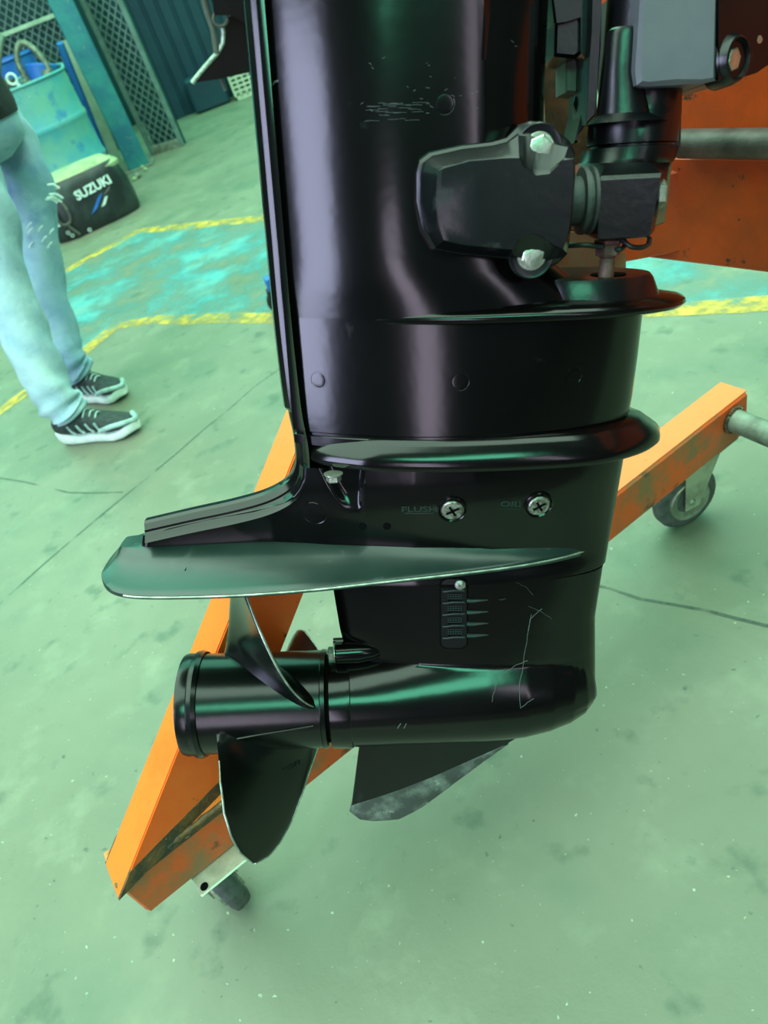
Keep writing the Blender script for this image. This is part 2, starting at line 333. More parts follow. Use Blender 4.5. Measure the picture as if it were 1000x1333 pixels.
for i, (p, q, r, nm, lb) in enumerate([((.12, -.14, .55), (.20, -.06, .76), .03, 'metal_bracket', 'grey angled bracket near the drum front rim'), ((.14, -.02, .70), (.0, .02, .74), .022, 'gear_shaft', 'short greasy shaft lying across the drum front'), ((-.08, -.2, .6), (-.04, -.16, .80), .026, 'valve_body', 'upright greasy valve in the middle of the drum')]):
    b = MB(); P, Q = dr_s+Vector(p), dr_s+Vector(q); L = (Q-P).length
    b.rev(P, Q-P, [(0, r), (L*.3, r), (L*.32, r*1.5), (L*.42, r*1.5), (L*.44, r), (L*.8, r*.9), (L*.82, r*1.4), (L, r*1.4)], 14); loose(nm, b, SCRAP, lb, 'scrap', 'scrap in the drum')
b = MB(); c0 = dr_s+Vector((.0, -.275, .80)); b.tube([c0 + Vector((math.cos(a)*.03, 0, math.sin(a)*.03)) for a in [2*PI*i/16 for i in range(17)]], .008, 8); b.tube([c0+Vector((.015, 0, -.03)), c0+Vector((.05, 0, -.12)), c0+Vector((.03, .03, -.22))], .011, 8); loose('hooked_ring_bolt', b, DECW, 'pale ring bolt hanging over the drum rim', 'bolt', 'scrap in the drum')
# pale channel leaning on the post
b = MB(); p0 = G(153, 219); p1 = YP(85, 52, p0.y+.02); dz = (p1-p0).normalized(); sd = Vector((1, .15, 0))
sdv = (sd - dz*sd.dot(dz)).normalized(); td = dz.cross(sdv)
pr = [(-.075, .02), (-.075, -.03), (-.05, -.03), (-.045, -.02), (-.012, -.02), (-.008, -.03), (.012, -.03), (.016, -.02), (.045, -.02), (.05, -.03), (.075, -.03), (.075, .02)]
b.prism([p0 + sdv*a*.8 - td*c for a, c in pr], [p1 + sdv*a*.8 - td*c for a, c in pr])
loose('metal_channel', b, ALU, 'pale ribbed metal channel leaning upright between drum and teal post', 'channel', smooth=0)
# stones by post
for i, (px, py, r) in enumerate([(180, 232, .035), (190, 222, .02), (176, 235, .022), (186, 219, .018)]):
    b = MB(); c = G(px, py); b.rev(c, (0, 0, 1), [(0, r*.8), (r*.5, r), (r*1.1, r*.7), (r*1.3, r*.2)], 7); loose('stone', b, [GPIPE, DUST, DUST, DUST][i], ['dark lump at the foot of the teal post', 'pale pebble nearest the teal post', 'pale pebble in front of the dark lump', 'small pale pebble behind the others by the post'][i], 'stone', 'rubble at the post foot')
# engine cowling on the floor
ca, cb = G(78, 322), G(190, 270); cmid = (ca+cb)/2; cx_ = (cb-ca); CL = cx_.length; cx_.normalize(); cyv = Vector((-cx_.y, cx_.x, 0))
CMX = Matrix((( cx_.x, cyv.x, 0, cmid.x), (cx_.y, cyv.y, 0, cmid.y), (0, 0, 1, 0), (0, 0, 0, 1)))
cowl = empty('engine_cowling', CMX, 'large black outboard engine cowling with pale lettering, set down on the floor', 'cowling')
b = MB(); rows = []; n = 48
for z, sx, sy, off in [(0, .96, .96, 0), (.02, 1.0, 1.0, 0), (.12, 1.02, 1.02, 0), (.24, .98, .97, .01), (.33, .88, .90, .02), (.39, .78, .82, .03), (.42, .66, .70, .03), (.43, .3, .34, .03)]:
    rows.append([Vector((math.copysign(abs(math.cos(t))**.62, math.cos(t))*CL*.50*sx + off, .19 + math.copysign(abs(math.sin(t))**.62, math.sin(t))*.19*sy, z*.86)) for t in [2*PI*i/n for i in range(n)]])
b.grid(rows, True, True, True); cbody = build('cowl_body', b, COWL, cowl)
b = MB(); b.grid([[v+Vector((0, 0, .004)) for v in r] for r in rows[5:]], True, True, True); build('dusty_top', b, DUST, cowl)
b = MB(); b.grid([[Vector((v.x*s+(.0), (v.y-.19)*s+.19+.02, .33*.86+d)) for v in rows[4]] for s, d in ((1.0, 0), (1.05, .01), (1.05, .03), (.9, .07))], True); build('dusty_rim', b, DUST, cowl)
b = MB(); pts = [Vector((-.20+math.copysign(abs(math.cos(t))**.7, math.cos(t))*.045, -.006+(.03 if math.sin(t) > 0 else 0)*math.sin(t), .18+math.sin(t)*.075)) for t in [2*PI*i/24 for i in range(25)]]; b.tube(pts, .010, 8); b.tube([Vector((-.2, -.012, .10)), Vector((-.16, -.012, .0+.02))], .010, 8); build('handle_recess', b, KHAKI, cowl)
def text_mesh(s, size, extrude, bold=0.0):
    c = bpy.data.curves.new('lettering', 'FONT'); c.body = s; c.size = size; c.extrude = extrude; c.offset = bold; c.align_x = 'CENTER'; c.align_y = 'CENTER'; c.resolution_u = 3
    o = bpy.data.objects.new('lettering', c); COL.objects.link(o); dg = bpy.context.evaluated_depsgraph_get(); me = bpy.data.meshes.new_from_object(o.evaluated_get(dg))
    b = MB(); b.add([v.co.copy() for v in me.vertices], [tuple(p.vertices) for p in me.polygons]); bpy.data.objects.remove(o); bpy.data.curves.remove(c); bpy.data.meshes.remove(me); return b
def place(mb, c, xdir, zdir):        # text plane to (xdir, ydir) facing zdir
    z = Vector(zdir).normalized(); x = Vector(xdir); x = (x - z*x.dot(z)).normalized(); y = z.cross(x)
    m = Matrix((x, y, z)).transposed().to_4x4(); m.translation = Vector(c); return mb.xf(m)
def cpt(x, z, o=.004):               # front surface of the cowling
    best = None
    bv = BVH_COWL.ray_cast(Vector((x, -1, z)), Vector((0, 1, 0))); return bv[0] + Vector((0, -o, 0)), bv[1]
BVH_COWL = BVHTree.FromPolygons([v.co.copy() for v in cbody.data.vertices], [tuple(p.vertices) for p in cbody.data.polygons])
q, nn = cpt(.06, .235); t = text_mesh('SUZUKI', .075, .006, .0022); build('lettering', place(t, q, (1, 0, .06), nn), DECW, cowl, smooth=0, label='pale brand lettering')
for pl, mm in (([(-.03, .10), (.02, .12), (.10, .19), (.06, .175)], DECB), ([(.05, .115), (.08, .12), (.12, .16), (.10, .16)], DECW), ([(.09, .165), (.15, .19), (.20, .235), (.17, .225)], KHAKI)):
    b = MB(); b.prism([cpt(x, z, .001)[0] for x, z in pl], [cpt(x, z, .004)[0] for x, z in pl]); build('decal_stripe', b, mm, cowl, smooth=0, label='slanted %s stripe' % {'blue_decal': 'blue', 'pale_decal': 'pale'}.get(mm.name, 'grey'))
q, nn = cpt(-.25, .13); t = text_mesh('S', .07, .005, .003); build('emblem', place(t, q, (1, 0, .06), nn), DECW, cowl, smooth=0, label='pale S emblem')
for i, (x, z) in enumerate(((-.22, .055), (-.205, .03), (-.09, .02))):
    q, nn = cpt(x, z); b = MB(); b.tube([q+Vector((math.cos(a)*.010, 0, math.sin(a)*.010)) for a in [2*PI*i/10 for i in range(11)]], .003, 6); build('latch_ring', b, DECW, cowl)
# cream crate at wall
cr = G(322, 122); crate = empty('plastic_crate', Vector((cr.x+.06, cr.y-.05, 0)), 'small cream slotted plastic crate on the floor by the back wall', 'crate')
c = Vector((cr.x+.06, cr.y-.05, 0)); W2, H2 = .19, .27
b = MB(); b.box(c+Vector((0, 0, .015)), .38, .26, .03); build('crate_base', b, BASKET, crate, 'world'); b = MB(); b.box(c+Vector((0, 0, H2)), .38, .26, .03)
for sx, sy in ((-1, -1), (1, -1), (1, 1), (-1, 1)): b2 = MB(); b2.box(c+Vector((sx*.18, sy*.12, H2/2)), .02, .02, H2); build('corner_post', b2, BASKET, crate, 'world')
build('crate_rim', b, BASKET, crate, 'world')
for k in range(1, 6):
    s = MB(); s.box(c+Vector((0, -.123, .03+k*.04)), .36, .01, .018); build('slat', s, BASKET, crate, 'world')
for k in range(1, 6):
    s = MB(); s.box(c+Vector((-.18+k*.06, -.125, H2/2)), .016, .01, H2-.03); build('slat', s, BASKET, crate, 'world')
b = MB(); b.box(c+Vector((-.42, .02, .15)), .36, .22, .30, .02); loose('storage_box', b, DTEAL, 'dark teal box beside the cream crate', 'box')
# ---- second outboard hanging in the background
YB = 3.05
def PB(px, py, o=0.0): return YP(px, py, YB+o)
far = empty('outboard_motor', PB(330, 60), 'second black outboard lower unit hanging in the background at the top', 'outboard motor')
def plank(name, L, t, m, inner=None, **k):
    b = MB(); A = [PB(x, y, -t) for x, y in L]; Bk = [PB(x, y, t) for x, y in L]
    c = sum((PB(x, y) for x, y in L), Vector())/len(L)
    A2 = [c + (p-c)*1.0 for p in A]; b.prism(A2, Bk); return build(name, b, m, far, 'world', **k)
plank('skeg', [(250, 108), (262, 88), (285, 66), (291, 50), (291, 30), (310, 10), (345, -10), (400, 20), (392, 80), (335, 92), (285, 103)], .012, BLACKM)
e = MB(); e.tube([PB(x, y, -.012) for x, y in [(250, 108), (266, 88), (284, 68), (290, 56), (291, 42), (289, 32)]], .0075, 8); build('worn_edge', e, EDGE, far, 'world', label='bare metal leading edge')
e = MB(); e.tube([PB(x, y, -.01) for x, y in [(283, 70), (280, 50), (278, 38), (270, 15), (262, -15)]], .012, 8); e.tube([PB(287+9*math.cos(a), 24+10*math.sin(a), -.03) for a in [2*PI*i/14 for i in range(15)]], .006, 8); build('trim_tab', e, KHAKI, far, 'world')
plank('gearcase', [(275, -10), (279, 20), (300, 20), (340, 40), (400, 30), (430, -90), (300, -120), (255, -60)], .05, BLACKM)
plank('drive_leg', [(300, -60), (395, -40), (430, -320), (300, -340)], .06, BLACKM)
e = MB(); e.tube([PB(x, y, .02) for x, y in [(286, 96), (290, 108), (294, 118)]], .007, 8); build('shift_hook', e, KHAKI, far, 'world')
# blue stand for it: castor foot seen at the left of the big motor
bs0 = G(367, 404)
bst = empty('motor_stand', Vector((bs0.x, bs0.y, 0)), 'blue stand with a black castor foot, mostly hidden behind the big motor', 'stand')
b = MB(); b.beam(bs0+Vector((-.02, 0, .12)), bs0+Vector((1.1, .1, .12)), (0, 1, 0), .05, .05); build('base_beam', b, DRUMIN, bst, 'world')
up0 = bs0+Vector((.75, .07, .145)); b = MB(); b.beam(up0, up0+Vector((0, .0, 1.6)), (1, 0, 0), .06, .06); build('upright', b, DRUMIN, bst, 'world')
mt = up0 + Vector((0, .02, 1.55)); b = MB(); b.beam(mt, PB(370, -250, .05), (0, 1, 0), .05, .05); build('arm', b, DRUMIN, bst, 'world')
for dx in (0, 1.05):
    b = MB(); b.rev(bs0+Vector((dx, -.014, .045)), (0, 1, 0), [(0, .04), (.004, .045), (.024, .045), (.028, .04)], 20); b.frame_box(bs0+Vector((dx, 0, .085)), (1, 0, 0), (0, 1, 0), (0, 0, 1), .03, .022, .012); build('castor', b, DARK, bst, 'world')
# ================================================================ PERSON
SF_h, SF_t = G(108, 520), G(168, 517); SN_h, SN_t = G(88, 574), G(186, 561)
person = empty('person', Vector((-.85, 2.6, 0)), 'person in ripped washed jeans and black high-top trainers, black jacket hem at the left edge', 'person')
def ysk(px, py, y): return YP(px, py, y)
ankF = SF_h + (SF_t-SF_h)*.25 + Vector((0, 0, .175)); kneeF = ysk(46, 300, 2.92); hipF = ysk(4, 178, 2.97)
ankN = SN_h + (SN_t-SN_h)*.23 + Vector((0, 0, .165)); kneeN = ysk(4, 365, 2.58); hipN = ysk(-62, 190, 2.70)
PEL = (hipF+hipN)/2 + Vector((-.01, 0, .06))
def skinmesh(name, pts, edges, radii, m, parent, lv=2, root=0):
    me = bpy.data.meshes.new(name); inv = ROOT[parent.name].inverted(); me.from_pydata([tuple(inv @ Vector(p)) for p in pts], edges, []); me.materials.append(m)
    o = bpy.data.objects.new(name, me); COL.objects.link(o); o.parent = parent; ROOT[o.name] = ROOT[parent.name]
    md = o.modifiers.new('skin', 'SKIN'); sk = me.skin_vertices[0].data
    for i, r in enumerate(radii): sk[i].radius = (r, r) if not isinstance(r, tuple) else r; sk[i].use_root = (i == root)
    s = o.modifiers.new('sub', 'SUBSURF'); s.levels = s.render_levels = lv
    md.use_smooth_shade = True
    return o
chest = PEL + Vector((-.06, .02, .42)); neck = chest + Vector((-.01, 0, .16)); 
shR = chest + Vector((.02, -.20, .10)); shL = chest + Vector((.02, .20, .10))
elR = shR + Vector((-.12, -.04, -.25)); haR = elR + Vector((.20, .06, .10)); elL = shL + Vector((-.12, .05, -.25)); haL = elL + Vector((.21, -.05, .09))
body_p = [PEL, chest, neck, neck+Vector((.02, 0, .07)), shR, elR, haR, shL, elL, haL, hipN, kneeN, ankN, hipF, kneeF, ankF]
body_e = [(0, 1), (1, 2), (2, 3), (1, 4), (4, 5), (5, 6), (1, 7), (7, 8), (8, 9), (0, 10), (10, 11), (11, 12), (0, 13), (13, 14), (14, 15)]
body_r = [.11, .12, .055, .05, .055, .04, .028, .055, .04, .028, .075, .05, .036, .075, .05, .036]
# hands: palm + five fingers each
for wi, hand, sgn in ((6, haR, -1), (9, haL, 1)):
    d = (hand-(elR if sgn < 0 else elL)).normalized(); sdv2 = Vector((0, 1, 0)); 
    pc = hand + d*.05; body_p.append(pc); body_r.append((.03, .018)); body_e.append((wi, len(body_p)-1)); pi_ = len(body_p)-1
    for k in range(5):
        off = (k-1.7)*.019; ln = [.045, .075, .08, .075, .06][k]; base = pc + sdv2*off*.9 + d*(.035 if k else -.01) + (sdv2*(-.02) if k == 0 else Vector())
        body_p.append(base); body_r.append(.010); a = len(body_p)-1; body_e.append((pi_, a))
        mid = base + d*ln*.55 + Vector((.004, 0, -.01)); tip = mid + d*ln*.4 + Vector((-.012, 0, -.012))
        body_p += [mid, tip]; body_r += [.009, .007]; body_e += [(a, a+1), (a+1, a+2)]
skinmesh('body', body_p, body_e, body_r, SKIN, person)
hc = neck + Vector((.035, 0, .19)); b = MB(); rows = []
for i in range(17):
    th = PI*i/16; z = math.cos(th); r = math.sin(th); row = []
    for j in range(24):
        a = 2*PI*j/24; fx, fy = math.cos(a), math.sin(a); X = .095*r*fx; Y = .076*r*fy; Zz = .118*z
        if z < 0: X = X*(1+.12*z) + (.012 if fx > 0 else 0)*r; Y *= (1+.3*z)
        if fx > .85 and -.35 < z < .1: X += .018*(1-abs(fy)/.53)
        row.append(hc+Vector((X, Y, Zz)))
    rows.append(row)
b.grid(rows, True, True, True)
for s in (-1, 1): b.rev(hc+Vector((-.005, s*.072, -.01)), (0, s, 0), [(0, .02), (.01, .028), (.014, .024)], 10)
b.tube(spline([hc+Vector((.082, y, -.055)) for y in (-.022, 0, .022)], 3), .005, 6)
build('head', b, SKIN, person, 'world', 60)
b = MB(); b.grid([[hc + (p-hc)*1.07 + Vector((-.012, 0, .008)) for p in r] for r in rows[:8]], True, True, True); build('hair', b, HAIR, person, 'world', 60)
for s in (-1, 1): b = MB(); b.rev(hc+Vector((.078, s*.032, .012)), (1, 0, 0), [(0, .012), (.008, .009), (.011, .003)], 10); build('eye', b, DARK, person, 'world')
jb = MB(); jb.rev(PEL+Vector((0, 0, -.02)), (0, 0, 1), [(0, .150), (.0, .168), (.03, .174), (.2, .172), (.34, .165), (.46, .15)], 32); build('jacket_hem', jb, CLOTH, person, 'world', 60)
skinmesh('jacket', [PEL+Vector((0, 0, .16)), chest, neck+Vector((0, 0, -.03)), shR, elR, haR-(haR-elR)*.1, shL, elL, haL-(haL-elL)*.1, PEL+Vector((0, 0, .12))],
         [(0, 1), (1, 2), (1, 3), (3, 4), (4, 5), (1, 6), (6, 7), (7, 8), (0, 9)], [(.15, .14), (.165, .13), .07, .075, .06, .045, .075, .06, .045, (.15, .15)], CLOTH, person)
# jeans: one lofted tube per leg joined at the seat, with creases
def leg_loft(hip, knee, ank, rh, rk, ra, m, b, seed, bulge):
    rnd = random.Random(seed); P = spline([hip+Vector((-.01, 0, .06)), hip, hip.lerp(knee, .5)+bulge, knee, knee.lerp(ank, .5)-bulge*.6, ank+Vector((0, 0, .02)), ank+Vector((.015, 0, -.060))], 9)
    n = 36; rows = []
    tot = len(P)-1; ph = [rnd.uniform(0, 6) for _ in range(6)]
    for i, p in enumerate(P):
        t = i/tot; R = rh*1.0 if t < .17 else (rh+(rk-rh)*sstep(.17, .5, t) if t < .5 else rk+(ra-rk)*sstep(.5, 1, t))
        d = (P[min(i+1, tot)]-P[max(i-1, 0)]).normalized(); u = Vector((1, 0, 0)); u = (u-d*u.dot(d)).normalized(); w = d.cross(u); row = []
        for j in range(n):
            a = 2*PI*j/n
            f = .0065*math.sin(i*.5+2*math.sin(a+ph[0])+ph[1])*math.sin(a*2+ph[4]+i*.13) + .005*math.sin(i*.9+3*a+ph[2])*math.sin(a+ph[5])
            if t > .72: f += (.008*math.sin(i*1.9+1.6*math.sin(a+ph[3])))*sstep(.72, .9, t)
            if t > .97: f -= .008
            row.append(p + (u*math.cos(a)+w*math.sin(a))*(R+f))
        rows.append(row)
    b.grid(rows, True, True, True); return rows
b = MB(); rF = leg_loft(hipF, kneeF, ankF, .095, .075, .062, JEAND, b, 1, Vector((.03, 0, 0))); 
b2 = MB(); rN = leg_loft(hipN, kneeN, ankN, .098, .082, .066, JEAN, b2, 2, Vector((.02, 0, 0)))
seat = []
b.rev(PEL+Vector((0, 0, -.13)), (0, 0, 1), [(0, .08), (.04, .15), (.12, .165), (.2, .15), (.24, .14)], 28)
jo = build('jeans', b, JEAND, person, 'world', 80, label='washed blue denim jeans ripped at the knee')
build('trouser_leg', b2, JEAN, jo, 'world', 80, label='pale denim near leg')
# ripped knee threads on the far leg
b = MB(); n0 = kneeF
for k in range(9):
    px, py = 32+random.uniform(0, 34), 296+random.uniform(0, 34)
    p = YP(px, py, kneeF.y-.085); b.tube([p, p+Vector((.012, -.004, .008)), p+Vector((.024, 0, .012))], .003, 5)
for k in range(7):
    p = YP(62+random.uniform(-3, 6), 244+random.uniform(-6, 16), kneeF.y-.06); b.tube([p, p+Vector((.02, -.004, -.004)), p+Vector((.03, 0, -.022))], .004, 5)
build('frayed_rip', b, THREAD, jo, 'world')['kind'] = 'stuff'
def shoe(heel, toe, ank, name_label):
    d = toe-heel; d.z = 0; L = d.length; d.normalize(); s = Vector((-d.y, d.x, 0))
    base = empty_child('trainer', person)
    def W(u, v, z): return heel + d*(u*L) + s*v + Vector((0, 0, z))
    prof_w = [(0, .028), (.06, .036), (.25, .037), (.45, .036), (.7, .048), (.85, .044), (.95, .03), (1.0, .012)]
    n = 26
    def ring(u, z0, top, wf=1.0, k=.55):
        w = lerp_tab(prof_w, u)*wf; out = []
        for i in range(n):
            a = 2*PI*i/n; out.append(W(u, math.copysign(abs(math.cos(a))**k, math.cos(a))*w, z0+(top-z0)*(.5+.5*math.copysign(abs(math.sin(a))**k, math.sin(a)))))
        return out
    b = MB(); us = [0, .02, .06, .15, .3, .45, .6, .72, .84, .92, .97, 1.0]
    rise = lambda u: .018*sstep(.75, 1, u)+.012*sstep(.12, 0, u)
    b.grid([ring(u, rise(u), .034+rise(u)*1.2+(.012 if u < .3 else 0)*(1-u/.3 if u < .3 else 0), 1.08, .5) for u in us], True, True, True); build('sole', b, SOLE, base, 'world', 60, label='chunky white foam sole')
    b = MB(); tops = [(0, .10), (.1, .135), (.25, .14), (.38, .125), (.5, .105), (.65, .085), (.8, .072), (.92, .062), (1, .05)]
    b.grid([ring(.015+u*.965, .03+rise(u), lerp_tab(tops, u), 1.0, .8) for u in us], True, True, True)
    b.tube([W(.27, 0, .10), W(.255, 0, .135), W(.25, 0, .155)], .04, 16, [.043, .044, .045]); build('upper', b, SHOE, base, 'world', 70)
    b = MB()
    for q in range(4):
        u = .18+q*.12; b.tube([W(u+.05, -lerp_tab(prof_w, u)*1.0, .082), W(u+.07, -lerp_tab(prof_w, u)*1.06, .06), W(u+.11, -lerp_tab(prof_w, u)*1.08, .046)], .0048, 6)
    b.tube(spline([W(.62, -.046, .05), W(.78, -.047, .062), W(.90, -.036, .062), W(.99, -.008, .055), W(.99, .01, .055), W(.92, .032, .06)], 4), .009, 8); build('trim_stripe', b, SHOEW, base, 'world')
    b = MB()
    for q in range(5):
        u = .34+q*.06; z = lerp_tab(tops, u)+.001; b.tube(spline([W(u, -.026, z-.012), W(u+.01, 0, z+.003), W(u, .026, z-.012)], 4), .0035, 6)
    build('lace', b, SHOEW, base, 'world')
def empty_child(name, parent):
    o = bpy.data.objects.new(name, None); COL.objects.link(o); o.parent = parent; o.empty_display_size = .03; ROOT[o.name] = ROOT[parent.name]; return o
shoe(SF_h, SF_t, ankF, ''); shoe(SN_h, SN_t, ankN, '')
# ================================================================ ENGINE STAND
A0 = G(195, 1190, .19); A1 = G(973, 562, .19)
ad = (A1-A0); ad.z = 0; ad.normalize(); an = Vector((ad.y, -ad.x, 0)); AW, AH = .062, .092
if an.y > 0: an = -an
stand = empty('engine_stand', Vector((A0.x, A0.y, 0)), 'orange square-tube engine stand on castors behind the black outboard', 'stand')

c0 = A0 + ad*0 - an*AW/2 + Vector((0, 0, AH/2)); c1 = A1 - an*AW/2 + Vector((0, 0, AH/2))
b = MB(); b.beam(c0, c1, an, AW, AH, .004); base_beam = build('base_beam', b, ORUST, stand, 'world', 0)
b = MB(); t0 = c0 + Vector((0, 0, AH/2+.0008)); t1 = c1 + Vector((0, 0, AH/2+.0008)); b.beam(t0, t1, an, AW-.008, .0016, 0); build('lit_top_face', b, YORANGE, base_beam, 'world', 0)  # thin skin on the beam top, overhead light painted in
# inclined leg welded on the near end
ZT = c0.z + AH/2
legA = c0 + ad*.090; legA.z = ZT; legB = YP(512, 330, 1.06)
ld = (legB-legA).normalized(); lf = (an - ld*an.dot(ld)).normalized(); ls = ld.cross(lf)
if ls.x > 0: ls = -ls
def legpoly(ws, wf, o=0.0):
    A, Bq = [], []
    for i, j in ((-1, -1), (1, -1), (1, 1), (-1, 1)):
        p = legB + ls*(o+i*ws/2) + lf*j*wf/2; t = (ZT-p.z)/ld.z; A.append(p+ld*t); Bq.append(p)
    return A, Bq
b = MB(); b.prism(*legpoly(.100, .062)); leg = build('inclined_leg', b, ORANGE, stand, 'world', 0)
b = MB(); b.prism(*legpoly(.0012, .057, .0507)); build('lit_edge_face', b, YORANGE, leg, 'world', 0)  # thin skin on the narrow leg face, coloured as lit from above
def bead(name, P, r, parent, m=WELD):
    P = spline(P, 14); rr = [r*(1+.16*math.sin(i*1.7)+random.uniform(-.12, .12)) for i in range(len(P))]; b = MB(); b.tube(P, r, 8, rr); return build(name, b, m, parent, 'world', 60)
f0 = c0 + an*AW/2 + Vector((0, 0, AH/2)); 
bead('weld_bead', [f0+ad*.0, f0+ad*.06, f0+ad*.12, f0+ad*.22], .0045, stand)
def legslice(z0, z1, g):
    A, Bq = [], []
    for i, j in ((-1, -1), (1, -1), (1, 1), (-1, 1)):
        p = legB + ls*i*(.100+g)/2 + lf*j*(.062+g)/2; A.append(p+ld*((z0-p.z)/ld.z)); Bq.append(p+ld*((z1-p.z)/ld.z))
    return A, Bq
b = MB(); b.prism(*legslice(ZT-.001, ZT+.020, .0014)); build('weld_scale', b, WELD, leg, 'world', 0)
b = MB(); b.frame_box(f0+ad*.10+Vector((0, 0, -.0065)), ad, an, (0, 0, 1), .10, .0010, .0065, 0); build('weld_scale', b, WELD, base_beam, 'world', 0)
# castors
def castor(c, top, axis, r, wt, swivel_off, name='castor', pc=None):
    g = empty_child(name, stand); ax = Vector(axis).normalized(); fw = Vector((-ax.y, ax.x, 0))
    b = MB(); w0 = Vector((c.x, c.y, r)) - ax*wt/2
    b.rev(w0, ax, [(.002, r*.62), (0, r*.80), (.004, r*.95), (wt*.28, r), (wt*.72, r), (wt-.004, r*.95), (wt, r*.80), (wt-.002, r*.62)], 40); build('tyre', b, TYRE, g, 'world', 50)
    b = MB(); b.rev(w0 - ax*.001, ax, [(.006, r*.10), (.008, r*.30), (.006, r*.46), (.0, r*.56), (-.003, r*.64), (.0, r*.67), (wt, r*.67), (wt+.005, r*.64), (wt-.004, r*.3), (wt, r*.1)], 40); build('wheel_rim', b, STEEL, g, 'world', 50)
    b = MB(); top0 = Vector((c.x, c.y, 0)) + fw*swivel_off
    for s in (-1, 1):
        o = ax*s*(wt/2+.007); z1 = top-.012
        pts = [Vector((c.x, c.y, r-.016)) - fw*.016, Vector((c.x, c.y, r-.016)) + fw*.016, Vector((top0.x, top0.y, z1)) + fw*.04, Vector((top0.x, top0.y, z1)) - fw*.045]
        b.prism([p + o - ax*.0013 for p in pts], [p + o + ax*.0013 for p in pts])
    b.frame_box(Vector((top0.x, top0.y, top-.012)), ax, fw, (0, 0, 1), wt/2+.008, .045, .002); b.rev(Vector((top0.x, top0.y, top-.014)), (0, 0, 1), [(0, .026), (.004, .028), (.010, .022)], 24); build('fork', b, ZINC, g, 'world', 30)
    b = MB(); b.rev(Vector((c.x, c.y, r)) - ax*(wt/2+.014), ax, [(0, .006), (.004, .010), (.010, .0105), (wt+.02, .0105), (wt+.026, .006)], 6); build('axle_bolt', b, STEEL, g, 'world')
    b = MB(); ctr = Vector((top0.x, top0.y, top-.002)) + an*.012
    if pc: ctr = Vector((pc.x, pc.y, top-.002))
    
    b.frame_box(ctr, ad, an, (0, 0, 1), .052, .040, .0022, .0018); build('mounting_plate', b, ZINC, g, 'world', 30)
    for sa in (-1, 1): b = MB(); b.rev(ctr + ad*sa*.042 + an*.030 + Vector((0, 0, .002)), (0, 0, 1), [(0, .006), (.0012, .006)], 12); build('bolt_hole', b, HOLE, g, 'world')
topz = .19
ax_r = G(935, 672, .075) - G(890, 690, .075)
castor(G(909, 697)+Vector((0, .05, 0)), topz, Vector((.15, -.99, 0)), .070, .034, .035)
castor(G(322, 1188)+Vector((-.022, .042, 0)), topz, Vector((.81, .58, 0)), .066, .036, -.015, pc=G(289, 1108, .188))
# cross tube on the right end
p = c1 - ad*.045 + an*(AW/2-.005) + Vector((0, 0, .012))
q = p + (YP(1300, 560, p.y*.62)-p).normalized()*.7; q.z = p.z
b = MB(); b.rev(p, q-p, [(0, .0215), ((q-p).length, .0215)], 24); build('cross_tube', b, GPIPE, stand, 'world')
bead('weld_bead', [p+Vector((math.cos(a)*.022*ad.x, math.cos(a)*.022*ad.y, math.sin(a)*.022)) + an*.007 for a in [2*PI*i/8 for i in range(9)]], .005, stand)
# orange mounting beam at right top
O0 = G(842, 336, .70); O1 = G(1000, 356, .70); od = (O1-O0); od.z = 0; OL = od.length; od.normalize(); on = Vector((od.y, -od.x, 0))
if on.y > 0: on = -on
print('OB', O0, O1, on)
b = MB(); b.frame_box(O0 + od*.35 - on*.03 + Vector((0, 0, .064)), od, on, (0, 0, 1), .45, .03, .064, .003); mb_ = build('mounting_beam', b, OCHIP, stand, 'world', 0)
b = MB(); b.frame_box(O0 + od*.35 - on*.03 + Vector((0, 0, .1288)), od, on, (0, 0, 1), .45, .028, .0006); build('top_face_scale', b, BEIGE, mb_, 'world', 0)
b = MB(); b.frame_box(O0 + od*.35 - on*.075 + Vector((0, 0, .20)), od, on, (0, 0, 1), .45, .012, .13, .002); build('clamp_board', b, OCHIP, stand, 'world', 0)
q0 = O0 + on*(-.018) + Vector((0, 0, .148)); pa = MP(880, 188, .12); pa = MOTOR_M @ pa
s = (YP(884, 188, q0.y)); 
b = MB(); pd = od; ps = G(884, 187, .70+.147); b.rev(ps, pd, [(0, .0135), (.003, .0150), (.75, .0150)], 24); build('steel_pipe', b, PIPE, stand, 'world')
b = MB(); b.beam(legB - ld*.02, O0 - on*.03 + od*.05 + Vector((0, 0, .064)), (0, 0, 1), .10, .05, .003); build('tie_beam', b, OCHIP, stand, 'world', 0)
# ================================================================ THE OUTBOARD
motor = empty('outboard_motor', MOTOR_M, 'large glossy black outboard motor leg with gearcase and propeller in the foreground', 'outboard motor')
NR, NF = 46, 34
def prof(xr, xf, c, w, hr, k=1.0, nf=2.2, extra=None, crr=.0):
    xs = [xr + (c-xr)*(i/NR)**1.25 for i in range(NR)] ; out = []
    for x in xs:
        t = (x-xr)/(c-xr); out.append((x, hr+(w-hr)*math.sin(PI/2*t)**k))
    for i in range(NF+1):
        t = math.sin(PI/2*i/NF); x = c+(xf-c)*t; out.append((x, w*max(0, 1-t**nf)**.5))
    if extra: out = [(x, extra(x, y)) for x, y in out]
    return out
def ringify(pr, z): return [Vector((x, -y, z)) for x, y in pr] + [Vector((x, y, z)) for x, y in pr[::-1][1:]]
def X(px, py, y=0): return MP(px, py, y).x
def Z(px, py, y=0): return MP(px, py, y).z
